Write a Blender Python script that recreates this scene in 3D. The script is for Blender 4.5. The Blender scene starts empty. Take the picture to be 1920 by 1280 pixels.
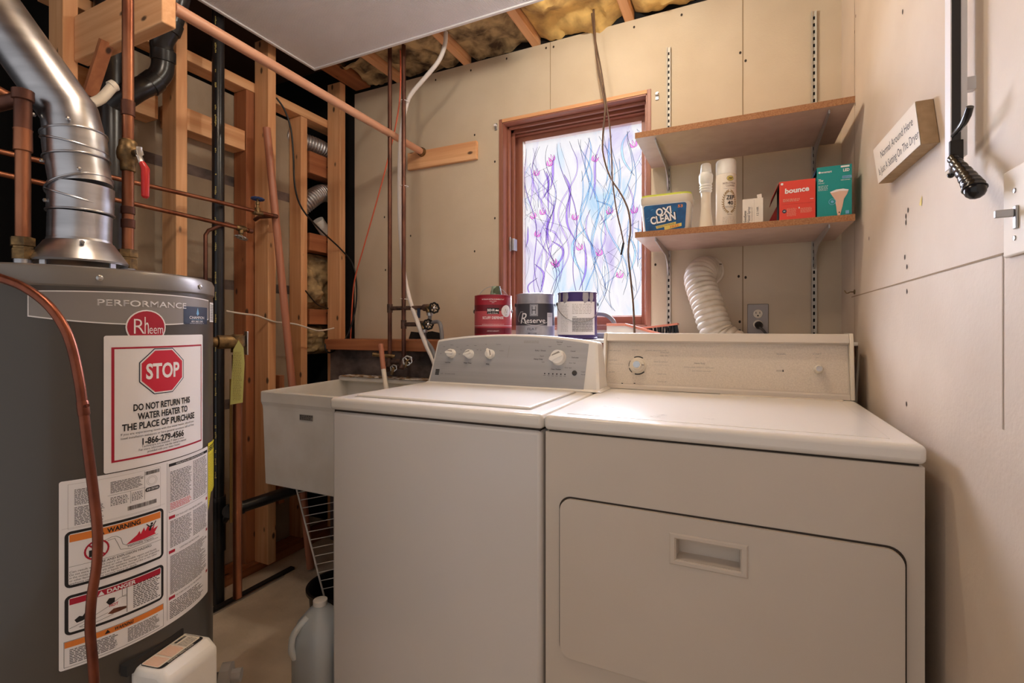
import bpy, math, random
from mathutils import Vector, Matrix, noise
from mathutils.geometry import tessellate_polygon
random.seed(7)
C = bpy.context.scene.collection
sc = bpy.context.scene
R = math.radians

# ---------------------------------------------------------------- camera
FPX = 913.0; YAW = R(25.2); H = 1.12; HOR = 616
cam_d = bpy.data.cameras.new('camera'); cam = bpy.data.objects.new('camera', cam_d); C.objects.link(cam)
cam.location = (0, 0, H); cam.rotation_euler = (R(90), 0, YAW)
cam_d.sensor_width = 36; cam_d.lens = FPX / 1920 * 36
cam_d.shift_y = -(640 - HOR) / 1920
cam_d.clip_start = 0.05
sc.camera = cam

# ---------------------------------------------------------------- light
w = bpy.data.worlds.new('world'); sc.world = w; w.use_nodes = True
bg = w.node_tree.nodes['Background']; bg.inputs[0].default_value = (1.0, 0.95, 0.93, 1); bg.inputs[1].default_value = 0.35
sun_d = bpy.data.lights.new('sun', 'SUN'); sun = bpy.data.objects.new('sun', sun_d); C.objects.link(sun)
sun_d.energy = 26; sun_d.angle = R(75); sun_d.color = (0.93, 0.97, 1.0)
sun.rotation_euler = Vector((.42, -.78, -.46)).to_track_quat('-Z', 'Y').to_euler()      # broad hazy daylight falling on the outside of the back wall, in through the window
sun.location = (-.7, 5, 4)
sc.view_settings.view_transform = 'Standard'; sc.view_settings.look = 'None'
sc.view_settings.exposure = 0.75; sc.view_settings.gamma = 1.0; sc.view_settings.use_curve_mapping = False
BULB = (-.42, 1.45, 2.37); BULB_STRENGTH = 250.0

YB = 2.11; XR = .33; XL = -1.955       # back wall, right wall, face of the left stud wall
CEIL = 2.443
_s, _c = math.sin(YAW), math.cos(YAW)

def U(px, py, X=None, Y=None, Z=None, P=None, N=None):
    """the point of a wall or floor plane that the photograph shows at (px, py)"""
    l = (px - 960) / FPX; v = (HOR - py) / FPX
    r = Vector((-_s + l * _c, _c + l * _s, v)); o = Vector((0, 0, H))
    if X is not None: t = X / r.x
    elif Y is not None: t = Y / r.y
    elif Z is not None: t = (Z - H) / r.z
    else: t = (Vector(P) - o).dot(Vector(N)) / r.dot(Vector(N))
    return o + r * t

# ---------------------------------------------------------------- materials
def lin(c):
    c = c / 255.0
    return c / 12.92 if c <= .04045 else ((c + .055) / 1.055) ** 2.4
def RGB(r, g, b): return (lin(r), lin(g), lin(b), 1)
def newmat(name):
    m = bpy.data.materials.new(name); m.use_nodes = True
    return m, m.node_tree.nodes, m.node_tree.links, m.node_tree.nodes['Principled BSDF']
def mat(name, col, rough=.5, metal=0, col2=None, sc_=(8, 8, 8), bump=0, bscale=None, lo=.35, hi=.65, spec=None, coat=0, trans=0, detail=5):
    m, n, l, b = newmat(name)
    b.inputs['Base Color'].default_value = RGB(*col); b.inputs['Roughness'].default_value = rough
    b.inputs['Metallic'].default_value = metal; b.inputs['Coat Weight'].default_value = coat
    b.inputs['Transmission Weight'].default_value = trans
    if spec is not None: b.inputs['Specular IOR Level'].default_value = spec
    tc = n.new('ShaderNodeTexCoord')
    if col2 is not None:
        mp = n.new('ShaderNodeMapping'); mp.inputs['Scale'].default_value = sc_
        nz = n.new('ShaderNodeTexNoise'); nz.inputs['Scale'].default_value = 1; nz.inputs['Detail'].default_value = detail
        rp = n.new('ShaderNodeValToRGB'); rp.color_ramp.elements[0].position = lo; rp.color_ramp.elements[1].position = hi
        rp.color_ramp.elements[0].color = RGB(*col); rp.color_ramp.elements[1].color = RGB(*col2)
        l.new(tc.outputs['Object'], mp.inputs[0]); l.new(mp.outputs[0], nz.inputs[0]); l.new(nz.outputs[0], rp.inputs[0]); l.new(rp.outputs[0], b.inputs['Base Color'])
    if bump:
        nz = n.new('ShaderNodeTexNoise'); nz.inputs['Scale'].default_value = bscale or 60; nz.inputs['Detail'].default_value = 4
        bp = n.new('ShaderNodeBump'); bp.inputs['Strength'].default_value = bump; bp.inputs['Distance'].default_value = .004
        l.new(tc.outputs['Object'], nz.inputs[0]); l.new(nz.outputs[0], bp.inputs['Height']); l.new(bp.outputs[0], b.inputs['Normal'])
    return m
def wood(name, c1, c2, axis, rough=.65, knots=True):
    m, n, l, b = newmat(name); b.inputs['Roughness'].default_value = rough
    tc = n.new('ShaderNodeTexCoord'); mp = n.new('ShaderNodeMapping')
    s = [38, 38, 38]; s['XYZ'.index(axis)] = 1.6; mp.inputs['Scale'].default_value = s
    nz = n.new('ShaderNodeTexNoise'); nz.inputs['Scale'].default_value = 1; nz.inputs['Detail'].default_value = 6; nz.inputs['Distortion'].default_value = .6
    rp = n.new('ShaderNodeValToRGB'); rp.color_ramp.elements[0].position = .33; rp.color_ramp.elements[1].position = .68
    rp.color_ramp.elements[0].color = RGB(*c1); rp.color_ramp.elements[1].color = RGB(*c2)
    l.new(tc.outputs['Object'], mp.inputs[0]); l.new(mp.outputs[0], nz.inputs[0]); l.new(nz.outputs[0], rp.inputs[0])
    out = rp.outputs[0]
    if knots:
        mp2 = n.new('ShaderNodeMapping'); s2 = [14, 14, 14]; s2['XYZ'.index(axis)] = 7; mp2.inputs['Scale'].default_value = s2
        vo = n.new('ShaderNodeTexVoronoi'); vo.inputs['Scale'].default_value = 1
        r2 = n.new('ShaderNodeValToRGB'); r2.color_ramp.elements[0].position = .07; r2.color_ramp.elements[1].position = .13
        mx = n.new('ShaderNodeMix'); mx.data_type = 'RGBA'
        mx.inputs[6].default_value = RGB(*[int(k * .45) for k in c1])
        l.new(tc.outputs['Object'], mp2.inputs[0]); l.new(mp2.outputs[0], vo.inputs[0]); l.new(vo.outputs['Distance'], r2.inputs[0])
        l.new(r2.outputs[0], mx.inputs[0]); l.new(out, mx.inputs[7]); out = mx.outputs[2]
    l.new(out, b.inputs['Base Color'])
    bp = n.new('ShaderNodeBump'); bp.inputs['Strength'].default_value = .25; bp.inputs['Distance'].default_value = .002
    l.new(nz.outputs[0], bp.inputs['Height']); l.new(bp.outputs[0], b.inputs['Normal'])
    return m
def translucent(name, col, mix=1.0):
    m, n, l, b = newmat(name); n.remove(b)
    t = n.new('ShaderNodeBsdfTranslucent'); t.inputs[0].default_value = RGB(*col)
    q = n.new('ShaderNodeBsdfTransparent'); q.inputs[0].default_value = RGB(*col); x = n.new('ShaderNodeMixShader'); x.inputs[0].default_value = .95
    o = n['Material Output']; l.new(t.outputs[0], x.inputs[1]); l.new(q.outputs[0], x.inputs[2]); l.new(x.outputs[0], o.inputs[0])
    return m
def emit(name, col, st):
    m, n, l, b = newmat(name); b.inputs['Base Color'].default_value = (1, 1, 1, 1)
    b.inputs['Emission Color'].default_value = RGB(*col); b.inputs['Emission Strength'].default_value = st
    return m

M = {}
for ax in 'XYZ':
    M['fir' + ax] = wood('fir_' + ax, (212, 152, 104), (234, 184, 136), ax)
    M['firdark' + ax] = wood('fir_dark_' + ax, (150, 90, 56), (176, 112, 72), ax)
    M['red' + ax] = wood('redwood_' + ax, (140, 86, 68), (162, 106, 84), ax, .45, False)
M['dowel'] = wood('dowel_wood', (196, 140, 112), (214, 162, 132), 'Y', .4, False)
M['dowelz'] = wood('dowel_wood_z', (168, 104, 78), (186, 122, 94), 'Z', .4, False)
M['particle'] = mat('particle_board', (176, 128, 88), .8, col2=(150, 100, 66), sc_=(260, 260, 260))
M['shelf'] = mat('shelf_melamine', (190, 164, 148), .5, col2=(182, 154, 138), sc_=(20, 20, 20))
M['wall'] = mat('painted_drywall', (206, 190, 166), .7, col2=(198, 181, 156), sc_=(4, 4, 4), bump=.12, bscale=160)
M['wallR'] = mat('painted_drywall_right', (216, 201, 184), .62, col2=(207, 190, 172), sc_=(4, 4, 4), bump=.15, bscale=120)
M['seam'] = mat('seam_line', (150, 128, 100), .8)
M['hole'] = mat('nail_hole', (48, 38, 30), .8)
M['black'] = mat('black_gap', (12, 11, 11), .9)
M['gyp'] = mat('raw_gypsum_back', (176, 160, 138), .85, col2=(146, 130, 110), sc_=(5, 5, 3), bump=.2, bscale=90)
M['stone'] = mat('foundation_block', (128, 112, 106), .9, col2=(62, 54, 52), sc_=(7, 7, 9), bump=.9, bscale=40)
M['floor'] = mat('concrete_floor', (226, 206, 180), .85, col2=(196, 176, 150), sc_=(5, 5, 5), bump=.3, bscale=80)
M['ins'] = mat('glass_wool', (224, 186, 112), .95, col2=(120, 84, 48), sc_=(9, 9, 9), bump=1, bscale=25, lo=.42, hi=.75)
M['insgrey'] = mat('glass_wool_dusty', (186, 160, 116), .95, col2=(70, 52, 34), sc_=(13, 13, 13), bump=1, bscale=35, lo=.4, hi=.68)
M['subfloor'] = mat('subfloor', (90, 60, 40), .8)
M['trimw'] = mat('fixture_white', (232, 230, 232), .4)
M['white'] = mat('white_plastic', (235, 232, 226), .35)
M['cream'] = mat('cream_plastic', (225, 214, 196), .4)
M['enamel'] = mat('white_enamel', (220, 216, 214), .18, col2=(218, 213, 208), sc_=(2, 2, 2))
M['enamelD'] = mat('almond_enamel', (214, 204, 192), .34, col2=(208, 197, 184), sc_=(2, 2, 2), bump=.05, bscale=400)
M['enamelT'] = mat('enamel_top', (232, 228, 222), .25)
M['gap'] = mat('door_gap', (58, 50, 44), .8)
M['silver'] = mat('silver_panel', (176, 176, 178), .42, metal=.25, col2=(168, 168, 170), sc_=(1, 1, 60))
M['panelB'] = mat('beige_panel', (220, 208, 192), .5, col2=(206, 194, 178), sc_=(300, 300, 300))
M['ink'] = mat('ink_grey', (60, 58, 58), .6)
M['inkb'] = mat('ink_black', (22, 20, 22), .55)
M['inkl'] = mat('ink_light', (150, 144, 138), .6)
M['steel'] = mat('steel', (190, 190, 190), .28, metal=1)
M['galv'] = mat('galvanised', (176, 178, 184), .33, metal=1, col2=(206, 208, 214), sc_=(6, 6, 30), bump=.1, bscale=12)
M['duct'] = mat('foil_duct', (190, 190, 192), .4, metal=.9)
M['ductw'] = mat('white_vinyl_duct', (228, 218, 204), .5, col2=(205, 192, 172), sc_=(18, 18, 18))
M['copper'] = mat('copper', (176, 118, 88), .38, metal=.9, col2=(124, 74, 54), sc_=(14, 14, 6))
M['copperd'] = mat('copper_dark', (122, 80, 64), .45, metal=.7, col2=(84, 54, 46), sc_=(20, 20, 8))
M['coppertube'] = mat('copper_tube', (150, 88, 66), .33, metal=.85, col2=(100, 56, 44), sc_=(20, 20, 10))
M['brass'] = mat('aged_brass', (156, 128, 88), .45, metal=.9, col2=(92, 76, 56), sc_=(60, 60, 60))
M['iron'] = mat('grimy_pipe', (112, 84, 72), .6, metal=.5, col2=(62, 48, 44), sc_=(40, 40, 30))
M['abs'] = mat('black_pipe', (22, 22, 25), .28, col2=(34, 33, 34), sc_=(20, 20, 10))
M['abslet'] = mat('pipe_lettering', (176, 160, 92), .6)
M['rubber'] = mat('black_rubber', (18, 18, 20), .4)
M['tank'] = mat('tank_grey', (80, 75, 70), .33, metal=.15, coat=.2)
M['tankrim'] = mat('tank_lid', (128, 123, 118), .32, metal=.3)
M['band'] = mat('tank_band', (142, 137, 134), .35)
M['paper'] = mat('label_paper', (242, 239, 239), .45)
M['red'] = mat('print_red', (206, 30, 58), .4)
M['redd'] = mat('print_dark_red', (176, 24, 52), .35)
M['orange'] = mat('print_orange', (232, 132, 52), .5)
M['yellow'] = mat('print_yellow', (234, 220, 50), .5)
M['tag'] = mat('yellow_tag', (226, 224, 140), .6)
M['lever'] = mat('red_vinyl', (196, 40, 40), .35)
M['bluemetal'] = mat('blue_enamel_handle', (42, 62, 110), .4)
M['hose'] = mat('grey_hose', (120, 118, 120), .45)
M['hosew'] = mat('clear_white_hose', (222, 214, 208), .4)
M['wireo'] = mat('orange_wire', (222, 108, 78), .5)
M['wirew'] = mat('white_cable', (224, 214, 200), .5)
M['cord'] = mat('brown_cord', (92, 68, 52), .5)
M['cordg'] = mat('grey_cord', (78, 74, 74), .5)
M['sink'] = mat('sink_plastic', (232, 228, 222), .5, col2=(218, 212, 202), sc_=(6, 6, 6))
M['grime'] = mat('caked_dirt', (170, 138, 100), .9, col2=(110, 84, 58), sc_=(30, 30, 30))
M['jug'] = mat('jug_plastic', (214, 220, 222), .35)
M['chrome'] = mat('chrome', (214, 214, 214), .12, metal=1)
M['gold'] = mat('print_gold', (150, 118, 66), .5)
M['teal'] = mat('print_teal', (20, 148, 146), .45)
M['boxred'] = mat('print_box_red', (228, 72, 56), .45)
M['boxred2'] = mat('print_box_red_side', (196, 56, 44), .5)
M['blue'] = mat('print_blue', (18, 94, 150), .4, col2=(24, 70, 120), sc_=(30, 30, 30))
M['navy'] = mat('print_navy', (28, 44, 70), .45)
M['skyb'] = mat('print_sky', (120, 180, 222), .45)
M['lime'] = mat('print_lime', (206, 214, 84), .5)
M['pyel'] = mat('print_soft_yellow', (226, 206, 110), .5)
M['peach'] = mat('print_peach', (228, 190, 168), .5)
M['canred'] = mat('can_red', (158, 34, 50), .35)
M['candark'] = mat('can_dark_red', (110, 24, 38), .35)
M['canpink'] = mat('can_rose', (192, 82, 90), .35)
M['cansil'] = mat('can_silver', (190, 190, 196), .35, metal=.4, col2=(168, 166, 174), sc_=(30, 30, 20))
M['canlid'] = mat('can_tin', (176, 176, 184), .35, metal=.8)
M['cangrey'] = mat('can_charcoal', (62, 60, 68), .45)
M['purple'] = mat('purple_paint', (62, 44, 110), .35)
M['camo'] = mat('camouflage_cup', (64, 78, 52), .6, col2=(150, 170, 150), sc_=(40, 40, 30), lo=.48, hi=.54, detail=1)
M['blk'] = mat('black_plastic', (24, 24, 28), .22)
M['blkm'] = mat('black_matte', (34, 30, 28), .6)
M['woodsign'] = mat('sign_edge', (172, 146, 114), .8, col2=(158, 132, 100), sc_=(60, 60, 60))
M['signw'] = mat('sign_white', (232, 222, 208), .6)
M['salmon'] = mat('salmon_plastic', (222, 142, 116), .5)
M['rust'] = mat('rust', (110, 62, 40), .9, col2=(70, 40, 28), sc_=(40, 40, 40))

# ---------------------------------------------------------------- builders
OFF = {}
def finish(o, label=None, cat=None, group=None, kind=None):
    if label: o['label'] = label
    if cat: o['category'] = cat
    if group: o['group'] = group
    if kind: o['kind'] = kind
    return o
def thing(name, label, cat, loc, group=None):
    o = bpy.data.objects.new(name, None); C.objects.link(o); o.location = loc; o.empty_display_size = .05
    OFF[o.name] = Vector(loc)
    return finish(o, label, cat, group)

def catmull(pts, n):
    pts = [Vector(p) for p in pts]
    if n < 2 or len(pts) < 3: return pts
    out = []
    P = [pts[0] * 2 - pts[1]] + pts + [pts[-1] * 2 - pts[-2]]
    for i in range(1, len(P) - 2):
        a, b, c, d = P[i - 1], P[i], P[i + 1], P[i + 2]
        for k in range(n):
            t = k / n
            out.append(.5 * ((2 * b) + (c - a) * t + (2 * a - 5 * b + 4 * c - d) * t * t + (3 * b - a - 3 * c + d) * t ** 3))
    out.append(pts[-1])
    return out

class MB:
    def __init__(s): s.v = []; s.f = []; s.m = []; s.mats = []
    def mi(s, m):
        m = M[m] if isinstance(m, str) else m
        if m not in s.mats: s.mats.append(m)
        return s.mats.index(m)
    def face(s, idx, m): s.f.append(list(idx)); s.m.append(m)
    def poly(s, pts, m):
        k = len(s.v); s.v += [Vector(p) for p in pts]; s.face(range(k, k + len(pts)), s.mi(m)); return s
    def box(s, x0, x1, y0, y1, z0, z1, m):
        return s.hexa([(x0, y0, z0), (x1, y0, z0), (x1, y1, z0), (x0, y1, z0), (x0, y0, z1), (x1, y0, z1), (x1, y1, z1), (x0, y1, z1)], m)
    def hexa(s, p, m):
        k = len(s.v); s.v += [Vector(q) for q in p]; i = s.mi(m)
        for f in ((3, 2, 1, 0), (4, 5, 6, 7), (0, 1, 5, 4), (1, 2, 6, 5), (2, 3, 7, 6), (3, 0, 4, 7)): s.face([k + a for a in f], i)
        return s
    def obox(s, c, ax, ay, az, hx, hy, hz, m):
        c, ax, ay, az = Vector(c), Vector(ax).normalized(), Vector(ay).normalized(), Vector(az).normalized()
        p = [c + ax * (hx * a) + ay * (hy * b) + az * (hz * d) for a, b, d in ((-1, -1, -1), (1, -1, -1), (1, 1, -1), (-1, 1, -1), (-1, -1, 1), (1, -1, 1), (1, 1, 1), (-1, 1, 1))]
        return s.hexa(p, m)
    def bar(s, a, b, w, h, m, up=(0, 0, 1)):
        a, b = Vector(a), Vector(b); d = (b - a); x = d.normalized(); y = Vector(up).cross(x).normalized(); z = x.cross(y)
        return s.obox((a + b) / 2, x, y, z, d.length / 2, w / 2, h / 2, m)
    def prism(s, pts, d, m, mside=None):
        """polygon pts extruded by vector d"""
        d = Vector(d); n = len(pts); k = len(s.v); pts = [Vector(p) for p in pts]
        s.v += pts + [p + d for p in pts]; i = s.mi(m); j = s.mi(mside) if mside else i
        s.face(range(k + n - 1, k - 1, -1), i); s.face(range(k + n, k + 2 * n), i)
        for a in range(n): b = (a + 1) % n; s.face((k + a, k + b, k + n + b, k + n + a), j)
        return s
    def tube(s, pts, r, m, seg=14, sm=0, caps=True, close=False):
        P = catmull(pts, sm); n = len(P); i = s.mi(m); k = len(s.v)
        rr = r if isinstance(r, (list, tuple)) else [r] * n
        if callable(r): rr = [r(a / (n - 1)) for a in range(n)]
        u = None
        for a in range(n):
            if close: t = (P[(a + 1) % n] - P[a - 1])
            else: t = (P[min(a + 1, n - 1)] - P[max(a - 1, 0)])
            t = t.normalized() if t.length > 1e-9 else Vector((0, 0, 1))
            if u is None: u = t.orthogonal().normalized()
            else:
                u = (u - t * u.dot(t)); u = u.normalized() if u.length > 1e-9 else t.orthogonal().normalized()
            w_ = t.cross(u)
            for q in range(seg):
                an = 2 * math.pi * q / seg
                s.v.append(P[a] + (u * math.cos(an) + w_ * math.sin(an)) * rr[a])
        for a in range(n if close else n - 1):
            b = (a + 1) % n
            for q in range(seg):
                q2 = (q + 1) % seg
                s.face((k + a * seg + q, k + a * seg + q2, k + b * seg + q2, k + b * seg + q), i)
        if caps and not close:
            s.face(range(k + seg - 1, k - 1, -1), i); s.face(range(k + (n - 1) * seg, k + n * seg), i)
        return s
    def lathe(s, prof, o, m, axis=(0, 0, 1), seg=32, ref=None, lobes=0, depth=0):
        """prof: list of (radius, height[, material])"""
        o = Vector(o); z = Vector(axis).normalized(); x = (Vector(ref) if ref else z.orthogonal()).normalized(); y = z.cross(x)
        k = len(s.v); i = s.mi(m); n = len(prof)
        for p in prof:
            for q in range(seg):
                an = 2 * math.pi * q / seg; r = max(p[0], 1e-5) * (1 + (depth * math.cos(lobes * an) if lobes else 0))
                s.v.append(o + z * p[1] + (x * math.cos(an) + y * math.sin(an)) * r)
        for a in range(n - 1):
            mi = s.mi(prof[a + 1][2]) if len(prof[a + 1]) > 2 else i
            for q in range(seg):
                q2 = (q + 1) % seg; s.face((k + a * seg + q, k + a * seg + q2, k + (a + 1) * seg + q2, k + (a + 1) * seg + q), mi)
        if prof[0][0] > 1e-4: s.face(range(k + seg - 1, k - 1, -1), i)
        if prof[-1][0] > 1e-4: s.face(range(k + (n - 1) * seg, k + n * seg), s.mi(prof[-1][2]) if len(prof[-1]) > 2 else i)
        return s
    def ball(s, c, r, m, seg=16, sc3=(1, 1, 1)):
        k = len(s.v); n = seg // 2; prof = [(r * math.sin(math.pi * a / n), -r * math.cos(math.pi * a / n)) for a in range(n + 1)]
        s.lathe(prof, c, m, seg=seg)
        for q in range(k, len(s.v)):
            d = s.v[q] - Vector(c); s.v[q] = Vector(c) + Vector((d.x * sc3[0], d.y * sc3[1], d.z * sc3[2]))
        return s
    def ring(s, c, nrm, r, rt, m, seg=24, lobes=0, depth=0):
        n = Vector(nrm).normalized(); x = n.orthogonal().normalized(); y = n.cross(x)
        P = [Vector(c) + (x * math.cos(2 * math.pi * a / seg) + y * math.sin(2 * math.pi * a / seg)) * r * (1 + (depth * math.cos(lobes * 2 * math.pi * a / seg) if lobes else 0)) for a in range(seg)]
        return s.tube(P, rt, m, seg=8, close=True)
    def grid(s, fn, nu, nv, m):
        k = len(s.v); i = s.mi(m)
        for a in range(nu + 1):
            for b in range(nv + 1): s.v.append(Vector(fn(a / nu, b / nv)))
        for a in range(nu):
            for b in range(nv):
                p = k + a * (nv + 1) + b; s.face((p, p + nv + 1, p + nv + 2, p + 1), i)
        return s
    def build(s, name, parent=None, label=None, cat=None, group=None, kind=None, bevel=0, bseg=2, flat=False, recalc=True, keep=False, angle=38):
        me = bpy.data.meshes.new(name); base = Vector((0, 0, 0))
        if parent is None and not keep and kind != 'structure':
            xs = [p.x for p in s.v]; ys = [p.y for p in s.v]; zs = [p.z for p in s.v]
            base = Vector(((min(xs) + max(xs)) / 2, (min(ys) + max(ys)) / 2, min(zs)))
        me.from_pydata([tuple(p - base) for p in s.v], [], s.f)
        for m in s.mats: me.materials.append(m)
        for p, i in zip(me.polygons, s.m): p.material_index = i
        if recalc:
            import bmesh
            bm = bmesh.new(); bm.from_mesh(me); bmesh.ops.recalc_face_normals(bm, faces=bm.faces); bm.to_mesh(me); bm.free()
        if not flat:
            me.shade_smooth(); me.set_sharp_from_angle(angle=R(angle))
        o = bpy.data.objects.new(name, me); C.objects.link(o)
        if parent is not None:
            o.parent = parent; o.location = -OFF[parent.name]; OFF[o.name] = Vector((0, 0, 0))
        else:
            o.location = base; OFF[o.name] = base
        if bevel:
            b = o.modifiers.new('bevel', 'BEVEL'); b.width = bevel; b.segments = bseg; b.limit_method = 'ANGLE'; b.angle_limit = R(40); b.harden_normals = False
        return finish(o, label, cat, group, kind)

# ---- print on surfaces: everything is laid out in metres on a sheet (u, v) and mapped onto the real surface
_tc = {}
def glyphs(t, bold):
    key = (t, bold)
    if key not in _tc:
        cu = bpy.data.curves.new('t', 'FONT'); cu.body = t; cu.size = 1; cu.resolution_u = 3; cu.offset = bold
        o = bpy.data.objects.new('t', cu)
        me = bpy.data.meshes.new_from_object(o)
        vs = [(p.co.x, p.co.y) for p in me.vertices]; me.calc_loop_triangles(); fs = [list(p.vertices) for p in me.loop_triangles]
        bpy.data.objects.remove(o); bpy.data.meshes.remove(me); bpy.data.curves.remove(cu)
        _tc[key] = (vs, fs)
    return _tc[key]
class Print(MB):
    def __init__(s, fn, strip=None, base=.0005, step=.00025):
        super().__init__(); s.fn = fn; s.strip = strip; s.base = base; s.step = step
    def _put(s, pts, m, ly):
        h = s.base + s.step * ly
        if not s.strip or max(p[0] for p in pts) - min(p[0] for p in pts) < s.strip * 1.01:
            s.poly([s.fn(p[0], p[1], h) for p in pts], m); return
        u0 = min(p[0] for p in pts); u1 = max(p[0] for p in pts); n = int(math.ceil((u1 - u0) / s.strip))
        def clip(ps, u, sg):
            out = []
            for i in range(len(ps)):
                a, b = ps[i - 1], ps[i]; da, db = (a[0] - u) * sg, (b[0] - u) * sg
                if (da > 0) != (db > 0):
                    t = da / (da - db); out.append((u, a[1] + (b[1] - a[1]) * t))
                if db > 0: out.append(b)
            return out
        for i in range(n):
            a, b = u0 + (u1 - u0) * i / n, u0 + (u1 - u0) * (i + 1) / n
            q = clip(clip(list(pts), a - 1e-9, 1), b + 1e-9, -1)
            if len(q) > 2: s.poly([s.fn(p[0], p[1], h) for p in q], m)
    def shape(s, pts, m, ly=1):
        if len(pts) <= 4 and s.strip is None: s._put(pts, m, ly); return s
        for t in tessellate_polygon([[Vector((p[0], p[1], 0)) for p in pts]]): s._put([pts[i][:2] for i in t], m, ly)
        return s
    def rect(s, u0, v0, u1, v1, m, ly=1): s._put([(u0, v0), (u1, v0), (u1, v1), (u0, v1)], m, ly); return s
    def rrect(s, u0, v0, u1, v1, r, m, ly=1, n=5):
        pts = []
        for cx, cy, a0 in ((u1 - r, v1 - r, 0), (u0 + r, v1 - r, 90), (u0 + r, v0 + r, 180), (u1 - r, v0 + r, 270)):
            for k in range(n + 1): a = R(a0 + 90 * k / n); pts.append((cx + r * math.cos(a), cy + r * math.sin(a)))
        s._put(pts, m, ly); return s
    def disc(s, cu, cv, r, m, ly=1, rv=None, n=28):
        s._put([(cu + r * math.cos(2 * math.pi * k / n), cv + (rv or r) * math.sin(2 * math.pi * k / n)) for k in range(n)], m, ly); return s
    def line(s, pts, w_, m, ly=1, close=False):
        P = list(pts) + ([pts[0]] if close else [])
        for a, b in zip(P, P[1:]):
            d = math.hypot(b[0] - a[0], b[1] - a[1])
            if d < 1e-7: continue
            nx, ny = -(b[1] - a[1]) / d * w_ / 2, (b[0] - a[0]) / d * w_ / 2
            ex, ey = (b[0] - a[0]) / d * w_ * .3, (b[1] - a[1]) / d * w_ * .3
            s._put([(a[0] - nx - ex, a[1] - ny - ey), (b[0] - nx + ex, b[1] - ny + ey), (b[0] + nx + ex, b[1] + ny + ey), (a[0] + nx - ex, a[1] + ny - ey)], m, ly)
        return s
    def frame(s, u0, v0, u1, v1, w_, m, ly=1):
        s.rect(u0, v0, u1, v0 + w_, m, ly); s.rect(u0, v1 - w_, u1, v1, m, ly); s.rect(u0, v0 + w_, u0 + w_, v1 - w_, m, ly); s.rect(u1 - w_, v0 + w_, u1, v1 - w_, m, ly); return s
    def text(s, t, u, v, cap, m, ly=2, align='L', width=None, bold=0, rot=0, shear=0, rise=0):
        if bold and 'M' in t:      # thicken by overprinting: the outline offset folds over itself in an M
            vs, _ = glyphs(t, 0); W0 = max(p[0] for p in vs) - min(p[0] for p in vs); q = bold * (width / W0 if width else cap / .7)
            for du, dv in ((-q, -q), (q, -q), (-q, q), (q, q)): s.text(t, u + du, v + dv, cap, m, ly, align, width, 0, rot, shear, rise)
            return s
        vs, fs = glyphs(t, bold)
        if not vs: return s
        k = cap / .7; x0 = min(p[0] for p in vs); x1 = max(p[0] for p in vs); kx = k
        if width: kx = width / max(x1 - x0, 1e-6)
        W = (x1 - x0) * kx; ox = {'L': 0, 'C': -W / 2, 'R': -W}[align]
        ca, sa = math.cos(R(rot)), math.sin(R(rot))
        q = []
        for x, y in vs:
            a = (x - x0) * kx + ox + shear * y * k; b = y * k + rise * a
            q.append((u + a * ca - b * sa, v + a * sa + b * ca))
        for f in fs: s._put([q[i] for i in f], m, ly)
        return s
    def lines(s, u0, v0, u1, v1, n, m='ink', w_=.45, ly=1, ragged=.15, gaps=True):
        """rows of print far too small to read"""
        rnd = random.Random(int((u0 + 7) * 9999) + n)
        n = int(n * 1.5); dv = (v1 - v0) / n
        for i in range(n):
            v = v1 - dv * (i + .75); e = u1 - (u1 - u0) * rnd.random() * ragged; x = u0
            while x < e:
                l_ = (u1 - u0) * (.04 + rnd.random() * .13); x2 = min(x + l_, e)
                s.rect(x, v, x2, v + dv * w_, m, ly); x = x2 + dv * (.45 if gaps else .1)
        return s
    def bars(s, u0, v0, u1, v1, m='inkb', ly=1, n=26):
        x = u0; rnd = random.Random(3)
        while x < u1:
            a = (u1 - u0) / n * rnd.choice((.3, .5, .8)); s.rect(x, v0, x + a, v1, m, ly); x += a + (u1 - u0) / n * rnd.choice((.3, .5))
        return s
def plane(o, uv, vv):
    o, uv, vv = Vector(o), Vector(uv).normalized(), Vector(vv).normalized(); n = uv.cross(vv)
    return lambda u, v, h: o + uv * u + vv * v + n * h
def cyl(cx, cy, r):
    return lambda u, v, h: Vector((cx + (r + h) * math.cos(u / r), cy + (r + h) * math.sin(u / r), v))

def wheel(mb, c, n, r, m, spokes=5, rt=None, hub='brass', lobes=8):
    c, n = Vector(c), Vector(n).normalized(); x = n.orthogonal().normalized(); y = n.cross(x)
    mb.ring(c, n, r, rt or r * .2, m, seg=48, lobes=lobes, depth=.07)
    for k in range(spokes):
        a = 2 * math.pi * k / spokes; mb.tube([c, c + (x * math.cos(a) + y * math.sin(a)) * r], r * .11, m, seg=6)
    mb.lathe([(r * .28, -r * .2), (r * .3, r * .15), (r * .2, r * .22)], c, hub, axis=n, seg=10)

# ================================================================ the room
def structure(mb, name, **k): return mb.build(name, kind='structure', **k)
structure(MB().box(-2.75, .6, -.9, 2.4, -.1, 0, 'floor'), 'floor')
WX0, WX1, WZ0, WZ1, WD = -1.045, -.36, 1.13, 2.115, 2.262     # window opening
b = MB()
b.box(XL - .02, WX0, YB, YB + .18, 1.065, CEIL, 'wall'); b.box(WX1, XR + .06, YB, YB + .18, 1.065, CEIL, 'wall')
b.box(WX0, WX1, YB, YB + .18, WZ1, CEIL, 'wall'); b.box(WX0, WX1, YB, YB + .18, 1.065, WZ0, 'wall')
structure(b, 'wall_back')
structure(MB().box(-2.75, XL - .02, YB + .01, YB + .18, 0, 2.75, 'black').box(XL - .02, XR + .06, YB + .01, YB + .18, CEIL, 2.75, 'black'), 'wall_back_upper')
p = Print(plane((0, YB, 0), (1, 0, 0), (0, 0, 1)), base=.0006)
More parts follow.
